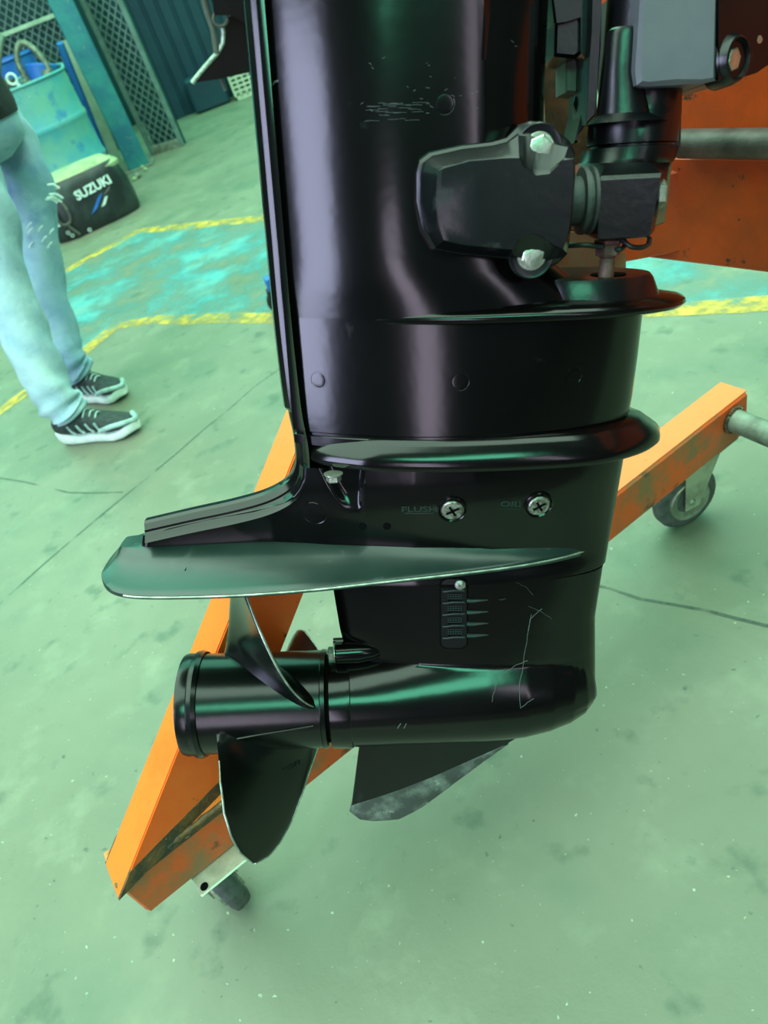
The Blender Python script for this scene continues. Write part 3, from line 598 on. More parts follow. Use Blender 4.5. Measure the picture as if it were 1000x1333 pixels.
# --- driveshaft housing (upper)
def up_ring(py, prx, pfx, w, hr=.024, pst=632):
    z = Z(500, py); xr, xf = X(prx, py), X(pfx, py, -.04); xs = X(pst, py, -w) if pst else 9
    def ex(x, y):
        if x > xs: y -= .0045
        return max(y, 0)
    c = xr+(xf-xr)*.52
    pr = prof(xr, xf, c, w, hr, .8, 3.6, ex)
    if pst:   # crisp step
        o = []
        for (x, y), (x2, y2) in zip(pr, pr[1:]):
            o.append((x, y))
        o.append(pr[-1]); pr = o
        i = min(range(len(pr)), key=lambda i: abs(pr[i][0]-xs)); yb = pr[i][1]+.0045 if pr[i][0] > xs else pr[i][1]; pr[i] = (xs, yb); pr[i+1] = (xs+.0012, yb-.0045)
    return ringify(pr, z)
b = MB(); rows = []
for py, a, f, w in [(-170, 322, 735, .068), (-80, 331, 731, .068), (0, 338, 727, .068), (100, 346, 722, .069), (200, 355, 718, .070), (290, 363, 716, .071), (330, 367, 718, .072), (350, 368, 730, .073), (375, 370, 765, .073), (402, 373, 800, .073)]:
    rows.append(up_ring(py, a, f, w, pst=632 if py < 300 else 0))
rows.insert(0, [v + Vector((-.012, 0, .22)) for v in rows[0]])
b.grid(rows, True, True, True); hous = build('driveshaft_housing', b, BLACK, motor, smooth=25)
# --- lower housing between the two flanges
b = MB(); rows = []
for py, a, f, w in [(396, 372, 846, .074), (420, 374, 842, .074), (470, 378, 836, .074), (520, 382, 829, .074), (540, 384, 825, .074)]:
    z = Z(600, py); xr, xf = X(a, py), X(f, py, -.02); rows.append(ringify(prof(xr, xf, xr+(xf-xr)*.52, w, .024, .8, 2.3), z))
zl = rows[-1][0].z
def shr(r, dz, s): c = Vector((.16, 0, 0)); return [Vector((c.x+(v.x-c.x)*s, v.y*s, v.z+dz)) for v in r]
rows += [shr(rows[-1], -.0012, .985), shr(rows[-1], -.0036, .985), shr(rows[-1], -.0048, 1.0), shr(rows[-1], -.014, 1.0)]
b.grid(rows, True, True, True); mid = build('lower_housing', b, BLACK, motor, smooth=25)
# --- flanges
def sym_outline(near, nose, rear):      # near: list (x,y<0) from rear to nose
    pts = [rear] + near + [nose]; sp = spline([Vector((x, y, 0)) for x, y in pts], 6)
    far_ = [Vector((v.x, -v.y, 0)) for v in sp[::-1][1:-1]]
    return sp + far_
def skirt(name, outl, z, levels, m=BLACK, cx=.17, sm=40):
    b = MB(); rows = []
    for s, dz, sl in levels: rows.append([Vector((cx+(v.x-cx)*s, v.y*s, z+dz+sl*(v.x-cx))) for v in outl])
    b.grid(rows, True, True, True); return build(name, b, m, motor, smooth=sm)
zf1 = Z(888, 386)
o1 = sym_outline([MZ(x, y, zf1)[:2] for x, y in [(440, 406), (500, 408), (600, 410), (700, 409), (800, 405), (868, 396)]], (X(888, 386), 0), (X(400, 404)-.03, 0))
o1 = sym_outline([(.02, -.036), (.078, -.064), (.146, -.080), (.211, -.086), (.278, -.083), (.333, -.062), (.36, -.033)], (.371, 0), (.0, -.0))
skirt('upper_flange', o1, zf1, [(.93, -.006, 0), (.985, -.004, 0), (1.0, -.001, 0), (.995, .002, 0), (.96, .005, 0), (.80, .010, 0)])
zf2 = Z(857, 558)
o2 = sym_outline([(.0, -.040), (.04, -.064), (.072, -.075), (.144, -.0855), (.216, -.0875), (.275, -.082), (.318, -.062), (.348, -.034)], (.362, 0), (-.018, -.0))
skirt('lower_flange', o2, zf2, [(.90, -.009, 0), (.98, -.0075, 0), (1.0, -.004, 0), (1.0, -.001, 0), (.994, .0025, 0), (.975, .007, 0), (.945, .0115, 0), (.915, .0155, 0), (.88, .0205, 0), (.80, .023, 0)])
# --- front deck on the upper flange with the stud hole
zd = zf1+.026
dk = [(.225, -.050), (.255, -.064), (.292, -.060), (.320, -.042), (.333, -.018)]
dko = sym_outline(dk, (.336, 0), (.19, -.0))
b = MB(); b.grid([[Vector((.22+(v.x-.22)*s, v.y*s, z)) for v in dko] for s, z in ((1.09, zf1), (1.04, zf1+.012), (1.0, zd-.004), (.97, zd), (.90, zd+.0008), (.2, zd+.001))], True, True, True); build('front_deck', b, BLACKM, motor, smooth=40)
hp = MZ(792, 357, zd+.0015); b = MB(); b.rev(hp, (0, 0, 1), [(0, .016), (.0006, .016)], 24); build('stud_hole', b, HOLE, motor)
# --- gearcase above the plate, with the long tail and pocket
zpl = Z(790, 700)
tail = [(585, 392), (600, 391), (612, 386), (622, 379), (632, 366), (640, 340), (648, 300), (656, 254), (664, 210), (672, 187), (690, 185), (708, 183), (722, 181), (734, 181)]
fro = [(585, 812), (640, 803), (700, 793), (734, 787)]
def gfw(x):   # half thickness against absolute x
    return lerp_tab([(-.25, .017), (-.10, .020), (-.05, .024), (-.02, .032), (.01, .042), (.05, .052), (.10, .060), (.16, .064)], x)
pk_x0, pk_x1 = X(402, 600, -.05), X(478, 600, -.05)
pzt, pzb = Z(440, 590, -.05), Z(440, 668, -.05)
def wz(z): return 1-.30*sstep(Z(600, 610), Z(600, 715), z) if z < 0 else .70+.30*sstep(Z(600, 715), Z(600, 600), z)
def pocket(x, z):
    t = (pzt-z)/(pzt-pzb)
    xl = pk_x0+(.030)*t; xr = pk_x1-.008*t
    fx = sstep(xl-.001, xl+.012, x)*(1-sstep(xr-.004, xr, x)); fz = 1-sstep(.66, 1.04, t)
    return .008*fx*fz
b = MB(); rows = []
def gring(py, xr, xf, z, fl=0.0):
    c = .17; out = []
    xs = [xr + (c-xr)*(i/110) for i in range(110)]
    for x in xs:
        e = sstep(0, .006, x-xr); ZF = wz(z); out.append((x, min(gfw(x), max(.017, gfw(x)*ZF))*(.75+.25*e) - pocket(x, z) + fl))
    for i in range(NF+1):
        t = math.sin(PI/2*i/NF); x = c+(xf-c)*t; out.append((x, (.064*wz(z)+fl)*max(0, 1-t**2.3)**.5))
    return ringify(out, z)
py = 585.0
while py <= 735:
    z = Z(600, py); rows.append(gring(py, X(lerp_tab(tail, py), py), X(lerp_tab(fro, py), py), z, .004*sstep(712, 735, py))); py += 1.5 if 618 < py < 674 else 3
b.grid(rows, True, True, True); gc = build('gearcase', b, BLACK, motor, smooth=50)
# --- trailing spine: follows the rear edge and the top of the tail
path = [(312, -170), (319, -80), (325, 0), (334, 100), (343, 200), (352, 300), (361, 400), (370, 480), (377, 532), (383, 560), (386, 585), (385, 602), (378, 618), (364, 630), (340, 641), (300, 652), (250, 663), (190, 677)]
SP = spline([MP(x, y) for x, y in path], 7); b = MB(); rows = []
secp = [(.0165, -.038), (.0125, -.030), (.0112, -.0285), (.0118, -.0270), (.0085, -.0220), (.0062, -.0212), (.0066, -.0195), (.0010, -.0125), (-.0010, -.006)]
secp = secp + [(a, -c) for a, c in secp[::-1]]
for i, p in enumerate(SP):
    d = (SP[min(i+1, len(SP)-1)]-SP[max(i-1, 0)]).normalized(); inn = Vector((0, 1, 0)).cross(d); inn = inn if i >= 0 else inn
    if i == 0 and inn.x < 0: sg = -1
    elif i == 0: sg = 1
    inn = inn*sg; frac = i/len(SP); ext = .0035 if p.z > Z(377, 532) else 0
    rows.append([p + inn*(a if a > 0 else a - ext*0) + inn*(-ext if abs(c) < .02 else 0) + Vector((0, c*(.66+.34*sstep(.24, .32, p.z)), 0)) for a, c in secp])
b.grid(rows, True, True, True); build('trailing_spine', b, BLACK, motor, smooth=20)
# --- anti-ventilation plate
o3 = sym_outline([(-.237, -.020), (-.234, -.040), (-.220, -.066), (-.198, -.082), (-.162, -.0895), (-.088, -.093), (-.011, -.089), (.066, -.079), (.145, -.068), (.211, -.056), (.264, -.039), (.30, -.018)], (.318, 0), (-.238, -.0))
# square off the rear
o3 = [Vector((max(v.x, -.243), v.y, 0)) for v in o3]
b = MB(); rows = []
def bodyw(x): return max(.002, min(gfw(x)*.72, .047*max(0, 1-(max(0, x-.17)/.145)**2.3)**.5)) if x > .17 else gfw(x)*.74
for s, dz in ((0, -.008), (.5, -.006), (.93, -.0045), (.985, -.0035), (1.0, -.001), (.998, .001), (.97, .0022), (.85, .0035), (.7, .0055), (.5, .009), (.28, .0145), (.1, .022)):
    r = []
    for v in o3:
        yb = min(abs(v.y), bodyw(v.x))*(.9); yy = yb+(abs(v.y)-yb)*s
        r.append(Vector((v.x if s >= .9 else v.x+(1-s)*(.02 if v.x < -.15 else 0), math.copysign(yy, v.y) if abs(v.y) > 1e-6 else 0, zpl+dz)))
    rows.append(r)
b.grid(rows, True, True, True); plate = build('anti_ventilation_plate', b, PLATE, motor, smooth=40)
e = MB(); e.tube([Vector((v.x, v.y, zpl-.0005)) for v in o3[24:74]], .0010, 5); build('worn_edge', e, EDGE, plate, label='thin bare metal line along the plate rim')
# --- lower leg + torpedo
RT = .0585
ttab = [(-.001, .0585), (.10, .0590), (.18, .0590), (.225, .0570), (.255, .0525), (.280, .0450), (.298, .0350), (.309, .0230), (.3145, .0120), (.317, .0)]
def rt(x): return lerp_tab(ttab, x)
NX = 120
def leg_rows():
    rows = []
    zt = Z(600, 742); 
    zs = [zt - (zt-.072)*i/26 for i in range(27)] + [.072*math.cos(PI/2*i/22) for i in range(1, 23)]
    for z in zs:
        py = None
        rear = lerp_tab([(0.0, .003), (.058, .004), (.06, .018), (.10, .012), (.15, .008), (.21, .006)], z)
        zf = lerp_tab([(0.0, .3165), (.04, .3135), (.10, .309), (.20, .3155), (.26, .32)], z)
        row = []
        for i in range(NX+1):
            t = i/NX; u = 1-(1-t)**1.7; x = rear + (zf-rear)*u
            s = (x-rear)/(zf-rear); h1 = .0345*(math.sin(PI/2*min(1, s/.62))**.75*.88+.12 if s < .62 else max(0, 1-((s-.62)/.38)**2.1)**.5)
            r = rt(x); h2 = math.sqrt(max(0, r*r-z*z)) - 2.2*max(0, z-r)
            k = .030; h = max(h1, h2) + (max(0, k-abs(h1-h2))**2/(4*k) if s < .99 else 0)
            if i == NX: h = 0
            row.append((x, h))
        rows.append(ringify(row, z))
    lx = [p[0] for p in [(v.x, v.y) for v in rows[-1][:NX+1]]]
    for j in range(1, 19):
        a = PI/2*j/18; row = []
        for x in lx:
            r = rt(x); row.append((x, r*math.cos(a), -r*math.sin(a)*(1 if x < .2 else 1-.12*sstep(.2, .31, x))))
        rows.append([Vector((x, -y, z)) for x, y, z in row] + [Vector((x, y, z)) for x, y, z in row[::-1][1:]])
    return rows
b = MB(); b.grid(leg_rows(), True, True, False); low = build('lower_leg', b, BLACK, motor, smooth=50)
# bearing carrier ring, seam and boss with bolt
b = MB(); b.rev((-.0045, 0, 0), (1, 0, 0), [(0, .050), (0, .0575), (.0008, .0590), (.020, .0600), (.0245, .0597), (.0255, .0587), (.030, .0587)], 56); build('carrier_ring', b, BLACK, motor, smooth=30)
bo = MP(455, 849, -.012); b = MB(); b.rev(Vector((.005, bo.y, bo.z)), (1, 0, 0), [(0, .0115), (.0015, .013), (.028, .013), (.045, .010), (.06, .002)], 24); build('bolt_boss', b, BLACK, motor)
def hexbolt(p, nrm, r, parent, m=STEEL, fl=1.35, hgt=.7, name='bolt', rot=0.3):
    nrm = Vector(nrm).normalized(); b = MB(); up = Vector((math.sin(rot), 0, math.cos(rot)))
    b.rev(p, nrm, [(0, r*fl), (r*.10, r*fl), (r*.22, r*fl*.93)], 28, up); b.rev(Vector(p)+nrm*r*.18, nrm, [(0, r), (r*hgt*.85, r), (r*hgt, r*.86)], 6, up); b.rev(Vector(p)+nrm*r*(.18+hgt*.98), nrm, [(0, r*.80), (r*.04, r*.66)], 24, up)
    return build(name, b, m, parent, smooth=25)
hexbolt((.005, bo.y, bo.z), (-1, 0, 0), .0085, motor, hgt=.8)
b = MB(); b.rev((.0, .03, .052), (1, 0, 0), [(0, .012), (.03, .012), (.05, .006)], 20); build('bolt_boss', b, BLACK, motor)
# --- skeg
b = MB()
def SK(px, py, y): p = MP(px, py, 0); return Vector((p.x, y, p.z))
top_l = [(470, 955), (540, 955), (610, 955), (678, 950)]
lin = [(458, 1046), (510, 1028), (560, 1008), (655, 966)]
out_ = [(455, 1056), (466, 1066), (480, 1069), (518, 1067), (548, 1052), (662, 967)]
def rs(L, n=14):
    P = [Vector((x, y, 0)) for x, y in L]; tot = sum((b_-a).length for a, b_ in zip(P, P[1:])); o = []
    for i in range(n+1):
        s = tot*i/n
        for a, b_ in zip(P, P[1:]):
            l = (b_-a).length
            if s <= l+1e-6: q = a.lerp(b_, min(1, s/l)); o.append((q.x, q.y)); break
            s -= l
    return o
T_, L_, O_ = rs(top_l), rs(lin), rs(out_)
hw_t = .0095; hw_l = .0062
b.grid([[SK(x, y, -hw_t*(.35+.65*math.sin(PI*min(1, (i+1)/9)*.5))) for i, (x, y) in enumerate(T_)], [SK(x, y, -hw_l*(.4+.6*math.sin(PI*min(1, (i+1)/9)*.5))) for i, (x, y) in enumerate(L_)]])
b.grid([[SK(x, y, hw_t*(.35+.65*math.sin(PI*min(1, (i+1)/9)*.5))) for i, (x, y) in enumerate(T_)], [SK(x, y, hw_l*(.4+.6*math.sin(PI*min(1, (i+1)/9)*.5))) for i, (x, y) in enumerate(L_)]])
b.grid([[SK(*T_[0], -hw_t*.45), SK(*T_[0], hw_t*.45)], [SK(*L_[0], -hw_l*.5), SK(*L_[0], hw_l*.5)]])
sk = build('skeg', b, BLACKM, motor, smooth=30)
b = MB(); rows = []
for f, wv in ((0, 1.0), (.12, 1.05), (.9, .45), (1, .1)):
    rows.append([Vector(SK(L_[i][0]*(1-f)+O_[i][0]*f, L_[i][1]*(1-f)+O_[i][1]*f, -hw_l*wv*(.4+.6*math.sin(PI*min(1, (i+1)/9)*.5)))) for i in range(15)])
rows2 = [[Vector((v.x, -v.y, v.z)) for v in r] for r in rows[::-1]]
b.grid(rows+rows2); build('worn_edge', b, WORN, sk, smooth=30, label='scraped bare metal leading edge of the skeg')
# ---------------- raycast helpers on the finished skins
def bvh_of(objs):
    V = []; F = []
    for o in objs:
        n = len(V); V += [v.co.copy() for v in o.data.vertices]; F += [tuple(i+n for i in p.vertices) for p in o.data.polygons]
    return BVHTree.FromPolygons(V, F)
BV = bvh_of([hous, mid, gc, low])
def hit(px, py, off=0.0):
    d = ray(MF, px, py).normalized(); r = BV.ray_cast(CM, d)
    if r[0] is None: r = (MP(px, py, -.06), Vector((0, -1, 0)))
    nrm = r[1] if r[1].dot(d) < 0 else -r[1]
    return r[0]+nrm*off, nrm
def surf_prism(b, poly_, o0, o1):
    b.prism([hit(x, y, o0)[0] for x, y in poly_], [hit(x, y, o1)[0] for x, y in poly_])
def scratch(L, r=.0003, m=None, parent=None):
    b = MB(); P = []
    for (a, c), (d, e) in zip(L, L[1:]):
        for k in range(5): P.append(hit(a+(d-a)*k/5+random.uniform(-.7, .7), c+(e-c)*k/5+random.uniform(-.4, .4), .0001)[0])
    b.tube(P, r, 5); return build('scratch', b, m or SCR, parent or motor)
for (x, y, r, rg, par) in [(579, 135, .0072, 1, hous), (415, 495, .0075, 0, mid), (599, 497, .0075, 1, mid), (747, 489, .0075, 1, mid), (409, 667, .0125, 1, gc)]:
    p, nn = hit(x, y, -.0015); b = MB(); b.rev(p, nn, [(0, r*1.15), (.0016, r*1.12), (.0011, r*1.02), (.0011, r*.97), (.0018, r*.93), (.0019, r*.80), (.0019, r*.3)], 36); build('cast_boss', b, BLACK, par, smooth=30)
for x in (472, 504):
    p, nn = hit(x, 685, .0002); b = MB(); b.rev(p, nn, [(0, .0042), (.0003, .0042)], 20); build('drain_hole', b, HOLE, gc)
# flush and oil screws
for x, y, lab, tx, tw in ((589, 663, 'FLUSH', 546, 34), (701, 657, 'OIL', 664, 22)):
    p, nn = hit(x, y, .0); b = MB(); b.rev(p, nn, [(-.002, .0155), (.0012, .0152), (.0018, .0140), (.0004, .0125), (.0003, .002)], 40); sb = build('screw_seat', b, BLACK, gc, smooth=25)
    b = MB(); b.rev(p, nn, [(.0002, .0105), (.0022, .0112), (.0034, .0100), (.0037, .004)], 36); sc_ = build('plug_screw', b, OLDST, gc, smooth=30, label='grimy cross-slotted plug screw')
    for q in (0, 1):
        a = .5 + q*PI/2; u = Vector((math.cos(a), 0, math.sin(a))); u = (u-nn*u.dot(nn)).normalized(); s = MB(); s.frame_box(p+nn*.0036, u, nn.cross(u), nn, .0070 if q == 0 else .0062, .0012, .0006); build('slot', s, HOLE, sc_, smooth=0)
    q, n2 = hit(tx, y+(0 if lab == 'FLUSH' else -1), .0002); sz = .0095; t = text_mesh(lab, sz, .0005, .0002); xd = (hit(tx+10, y)[0]-hit(tx-10, y)[0])
    t.v = [Vector((v.x*1.35, v.y*.95, v.z)) for v in t.v]
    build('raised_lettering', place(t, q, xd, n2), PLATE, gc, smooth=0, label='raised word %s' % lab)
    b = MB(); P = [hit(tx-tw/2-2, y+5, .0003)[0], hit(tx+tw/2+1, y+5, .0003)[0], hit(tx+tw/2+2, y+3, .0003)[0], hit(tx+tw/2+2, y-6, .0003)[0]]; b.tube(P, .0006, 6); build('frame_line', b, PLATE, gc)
p, nn = hit(712, 645, .0003); t = text_mesh('LO', .006, .0004); build('raised_lettering', place(t, p, (1, 0, -.4), nn), BLACKM, gc, smooth=0)
# silver bolt under the lower flange
p = MP(432, 590, -.062); p.z = zf2-.011; hexbolt(p, (0, 0, -1), .0075, gc, fl=1.25, hgt=.9)
# water intake grille
def rrect(x0, y0, x1, y1, r, n=4):
    o = []
    for cx, cy, a0 in ((x1-r, y0+r, -90), (x1-r, y1-r, 0), (x0+r, y1-r, 90), (x0+r, y0+r, 180)):
        for k in range(n+1):
            a = math.radians(a0+90*k/n); o.append((cx+r*math.cos(a), cy+r*math.sin(a)))
    return o
def surf_plate(b, x0, y0, x1, y1, rad, o0, o1, n=26):
    rows = []
    for i in range(n+1):
        y = y0+(y1-y0)*i/n; dd = min(y-y0, y1-y); ins = 0 if dd >= rad else rad-math.sqrt(max(0, rad*rad-(rad-dd)**2))
        L = [(x0+ins-.6, o0), (x0+ins, o1)] + [(x0+ins+(x1-x0-2*ins)*k/4, o1) for k in (1, 2, 3)] + [(x1-ins, o1), (x1-ins+.6, o0)]
        rows.append([hit(x, y, o)[0] for x, o in L])
    b.grid(rows)
b = MB(); surf_plate(b, 572.5, 751.5, 609.5, 844.5, 8, -.001, .0004); build('grille_surround', b, HOLE, low, smooth=0)
b = MB(); surf_plate(b, 574.5, 753.5, 607.5, 842.5, 7, -.001, .0015); grille = build('intake_grille', b, BLACKM, low, smooth=25)
p, nn = hit(599, 760, .0014); b = MB(); b.rev(p, nn, [(0, .0058), (.0022, .0056), (.0036, .003)], 24); build('screw', b, OLDST, grille, smooth=40)
for k in range(4):
    yy = 770+15.2*k
    b = MB(); surf_prism(b, [(583, yy+1.5), (601, yy+1.5), (601, yy+11.5), (583, yy+11.5)], .0005, .0019); build('intake_slot', b, HOLE, grille, smooth=0)
    b = MB()
    for i in range(6): surf_prism(b, [(583.2+i*3.3, yy+2), (584.2+i*3.3, yy+2), (584.2+i*3.3, yy+9), (583.2+i*3.3, yy+9)], .0016, .0023)
    for j in range(3): surf_prism(b, [(583, yy+2+j*2.9), (601, yy+2+j*2.9), (601, yy+2.9+j*2.9), (583, yy+2.9+j*2.9)], .0016, .0023)
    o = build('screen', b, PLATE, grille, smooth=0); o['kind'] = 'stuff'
for k in range(5):
    yy = 768+15.2*k
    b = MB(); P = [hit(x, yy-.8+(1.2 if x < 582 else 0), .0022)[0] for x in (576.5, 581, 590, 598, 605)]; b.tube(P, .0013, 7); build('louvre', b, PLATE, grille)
    if k:
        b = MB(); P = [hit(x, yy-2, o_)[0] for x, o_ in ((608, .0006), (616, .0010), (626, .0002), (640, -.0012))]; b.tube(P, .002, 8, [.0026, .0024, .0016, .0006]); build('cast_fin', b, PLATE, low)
for L in ([(672, 758), (684, 764), (697, 777)], [(688, 789), (704, 796), (722, 808)], [(650, 781), (661, 779)]): scratch(L, .00018)
scratch([(692, 800), (684, 845), (676, 895), (678, 922), (686, 915), (697, 908)], .00034); scratch([(640, 914), (645, 893), (655, 877), (672, 866), (690, 858)], .0003); scratch([(705, 793), (690, 806), (687, 830)], .0003); scratch([(518, 948), (523, 940)], .0006); scratch([(526, 948), (530, 940)], .0005)
scratch([(352, 113), (358, 107), (364, 105)], .0009)
for k in range(26):
    x, y = random.choice([(500, 90), (545, 110), (600, 110), (470, 150), (690, 60), (560, 130)]); x += random.uniform(-25, 25); y += random.uniform(-30, 30); a = random.uniform(-.6, .8); l = random.uniform(2, 7); scratch([(x, y), (x+l*math.cos(a), y+l*math.sin(a))], .0002)
for k in range(26):
    x = 560+random.uniform(-100, 40)*.5; y = 145+random.uniform(-12, 14); l = random.uniform(8, 26); scratch([(x-40, y), (x-40+l, y+random.uniform(-.6, .6))], .00012)
# --- propeller
prop = empty_child('propeller', motor)
b = MB(); hr_ = .0585
b.rev((-.008, 0, 0), (-1, 0, 0), [(0, .048), (0, .0565), (.0012, .0585), (.006, .0592), (.007, .0578), (.06, .0582), (.120, .0590), (.1475, .0598), (.1480, .0622), (.153, .0640), (.158, .0632), (.160, .0605), (.168, .0612), (.1725, .0600), (.174, .0560), (.173, .050), (.08, .046)], 72, cap=False); build('propeller_hub', b, BLACKP, prop, smooth=28)
b = MB(); b.rev((-.0035, 0, 0), (-1, 0, 0), [(0, .052), (.006, .052)], 40); build('hub_gap', b, HOLE, prop)
b = MB(); b.rev((-.08, 0, 0), (-1, 0, 0), [(0, .046), (.02, .046), (.022, .018), (.05, .016), (.052, .004)], 32); build('inner_hub', b, DARK, prop)
PIT = .070; RTIP = .179
def blade(az_mid):
    b = MB(); nr, ns = 22, 20; up_, dn_ = [], []; lead = []
    for i in range(nr+1):
        q = i/nr; r = .050 + (RTIP-.050)*q
        ch = lerp_tab([(0, .150), (.25, .150), (.5, .148), (.72, .132), (.86, .100), (.95, .060), (.985, .034), (1, .008)], q)
        Dl = ch/math.sqrt(r*r+PIT*PIT); rake = -.002-.016*q; skew = math.radians(-4 + 10*q)
        ru, rd = [], []
        for j in range(ns+1):
            s = j/ns-.5; a = az_mid+skew + s*Dl; x = -.074+rake - PIT*(s*Dl)
            th = (.0046*(1-q)+.0016)*math.sqrt(max(0, 1-(2*s)**2))+.0004; th *= 1+1.6*max(0, 1-q*5)
            # normal of the helicoid
            tv = Vector((-PIT, -math.cos(a)*0, 0)); rad = Vector((0, -math.cos(a), math.sin(a))); tan = Vector((0, math.sin(a), math.cos(a)))
            t = (tan*r + Vector((-PIT, 0, 0))).normalized(); nn = t.cross(rad).normalized(); p = Vector((x, 0, 0))+rad*r
            ru.append(p+nn*th); rd.append(p-nn*th)
        lead.append((ru[0], ru[-1]))
        up_.append(ru+rd[::-1])
    b.grid(up_, True, True, True); bl = build('blade', b, BLACKP, prop, smooth=60)
    for k in (0, 1):
        e = MB(); P = [l[k] for l in lead[(7 if k else 2):]]; e.tube(P, .0012, 6, [.0006+.0006*min(1, 3*(i/len(P)))*(1) for i in range(len(P))]); build('worn_edge', e, EDGE, bl, label='bright worn blade edge')
    return bl
AZ1 = math.radians(-43)
bl1 = blade(AZ1)
for k in (1, 2): blade(AZ1+k*2*PI/3)
# moulding ridge between the blades on the near side
b = MB(); b.tube([Vector((x, -math.cos(a)*.0590, math.sin(a)*.0590)) for x, a in [(-.022, .10), (-.05, .03), (-.08, -.04), (-.12, -.16)]], .0015, 6); build('casting_ridge', b, BLACKP, prop)
BVB = bvh_of([bl1]); d = ray(MF, 379, 998).normalized(); r = BVB.ray_cast(CM, d)
if r[0] is not None:
    nn = r[1] if r[1].dot(d) < 0 else -r[1]; t = text_mesh('SUZUKI', .0085, .0003, .0001); build('raised_lettering', place(t, r[0]+nn*.0003, (1, 0, 0), nn), BLACKM, bl1, smooth=0)
# --- mount cover on the housing side
YC = -.093
Ool = [(541, 225), (545, 208), (558, 198), (600, 189), (640, 184), (660, 178), (674, 163), (690, 158), (710, 160), (724, 170), (742, 184), (749, 200), (749, 232), (747, 262), (744, 290), (742, 310), (739, 330), (728, 341), (712, 350), (690, 353), (672, 345), (660, 337), (600, 332), (564, 325), (549, 300), (541, 262)]
Fol = [(569, 228), (571, 221), (578, 218), (610, 209), (646, 206), (660, 205), (676, 205), (681, 217), (698, 228), (716, 226), (734, 208), (747, 206), (748, 234), (745, 262), (743, 288), (740, 306), (733, 324), (722, 320), (708, 308), (692, 304), (676, 311), (668, 325), (606, 319), (577, 313), (570, 295), (567, 262)]
def lvl(f, y, s=1.0):
    return [MP(a[0]*(1-f)+c[0]*f, a[1]*(1-f)+c[1]*f, y) for a, c in zip(Ool, Fol)]
def dense(L, n=3):
    o = []
    for i in range(len(L)):
        a = L[i]; c = L[(i+1) % len(L)]
        for k in range(n): o.append(a.lerp(c, k/n))
    return o
lc = lvl(1.0, -.1085); cc_ = sum(lc, Vector())/len(lc)
def cen(f, y): return dense([Vector((cc_.x+(p.x-cc_.x)*f, y, cc_.z+(p.z-cc_.z)*f)) for p in lc])
b = MB(); b.grid([dense(lvl(-.02, -.060)), dense(lvl(0, -.088)), dense(lvl(.06, -.0905)), dense(lvl(.16, -.0915)), dense(lvl(.24, -.0925)), dense(lvl(.32, -.0960)), dense(lvl(.90, -.1060)), dense(lvl(1.0, -.1085)), cen(.985, -.1089)], True, True, True)
cover = build('mount_cover', b, BLACKM, motor, smooth=26)
for x, y in ((703, 193), (693, 333)):
    p = MP(x, y, -.096); b = MB(); b.rev(Vector((p.x, -.085, p.z)), (0, -1, 0), [(0, .0190), (.0070, .0190), (.0085, .0178), (.0078, .0150), (.0078, .004)], 40); build('bolt_seat', b, BLACKM, cover, smooth=30)
    hexbolt(Vector((p.x, -.093, p.z)), (0, -1, 0), .0098, cover, fl=1.25, hgt=.55, rot=.2)
# --- swivel bracket assembly on the right
def cyl_z(px0, px1, py, yc, squash=1.0):   # centre and radius of a vertical cylinder seen between px0, px1
    a = MP(px0, py, yc); c = MP(px1, py, yc); return (a+c)/2, (c.x-a.x)/2
YS = 0.0
def vloft(name, spec, yc, m, n=40, parent=None, e=1.0, ry=1.0, sm=30, top=True):
    b = MB(); rows = []
    for py, x0, x1 in spec:
        c, r = cyl_z(x0, x1, py, yc); rows.append([Vector((c.x + math.copysign(abs(math.cos(t))**e, math.cos(t))*r, yc + math.copysign(abs(math.sin(t))**e, math.sin(t))*r*ry, c.z)) for t in [2*PI*i/n for i in range(n)]])
    b.grid(rows, True, True, True); return build(name, b, m, parent or motor, smooth=sm)
vloft('swivel_tube', [(-420, 812, 905), (-160, 800, 895), (-60, 796, 893), (60, 788, 888), (140, 779, 884), (149, 778, 884), (158, 768, 882), (188, 765, 879), (189.5, 770, 874), (192, 770, 874), (193.5, 760, 880), (208, 756, 876), (214, 752, 872), (218, 750, 866)], .0, BLACKM)
b = MB(); rows = []
for py, x0, x1 in [(30, 800, 832), (33, 797, 836), (40, 795, 837), (90, 791, 834), (146, 786, 845), (158, 772, 862)]:
    c, r = cyl_z(x0, x1, py, -.045); rows.append([Vector((c.x+.005+math.cos(t)*r*1.18, -.026+math.sin(t)*min(r*.9, .030), c.z)) for t in [2*PI*i/32 for i in range(32)]])
b.grid(rows, True, True, True); build('tube_boss', b, BLACKM, motor, smooth=30)
def mprism(name, L, y0, y1, m, bev=.0, parent=None, sm=25, slope=0.0):
    P0 = [MP(x, y, y0) for x, y in L]; c = sum(P0, Vector())/len(P0)
    b = MB(); rows = [[Vector((p.x, y1, p.z)) for p in P0]]
    if bev: rows += [[Vector((p.x, y0+bev, p.z)) for p in P0], [Vector((p.x+(c.x-p.x)/((p-c).length)*bev, y0, p.z+(c.z-p.z)/((p-c).length)*bev)) for p in P0]]
    else: rows += [P0]
    b.grid(rows, True, True, True); return build(name, b, m, parent or motor, smooth=sm)
mprism('rib', [(772, -20), (785, -20), (783, 60), (776, 150), (764, 162), (766, 90), (770, 40)], -.02, .03, BLACKM, .002)
mprism('side_plate', [(755, 40), (768, 30), (766, 90), (764, 160), (752, 178), (752, 186), (748, 186), (757, 150), (760, 110)], .0, .05, BLACKM, .002)
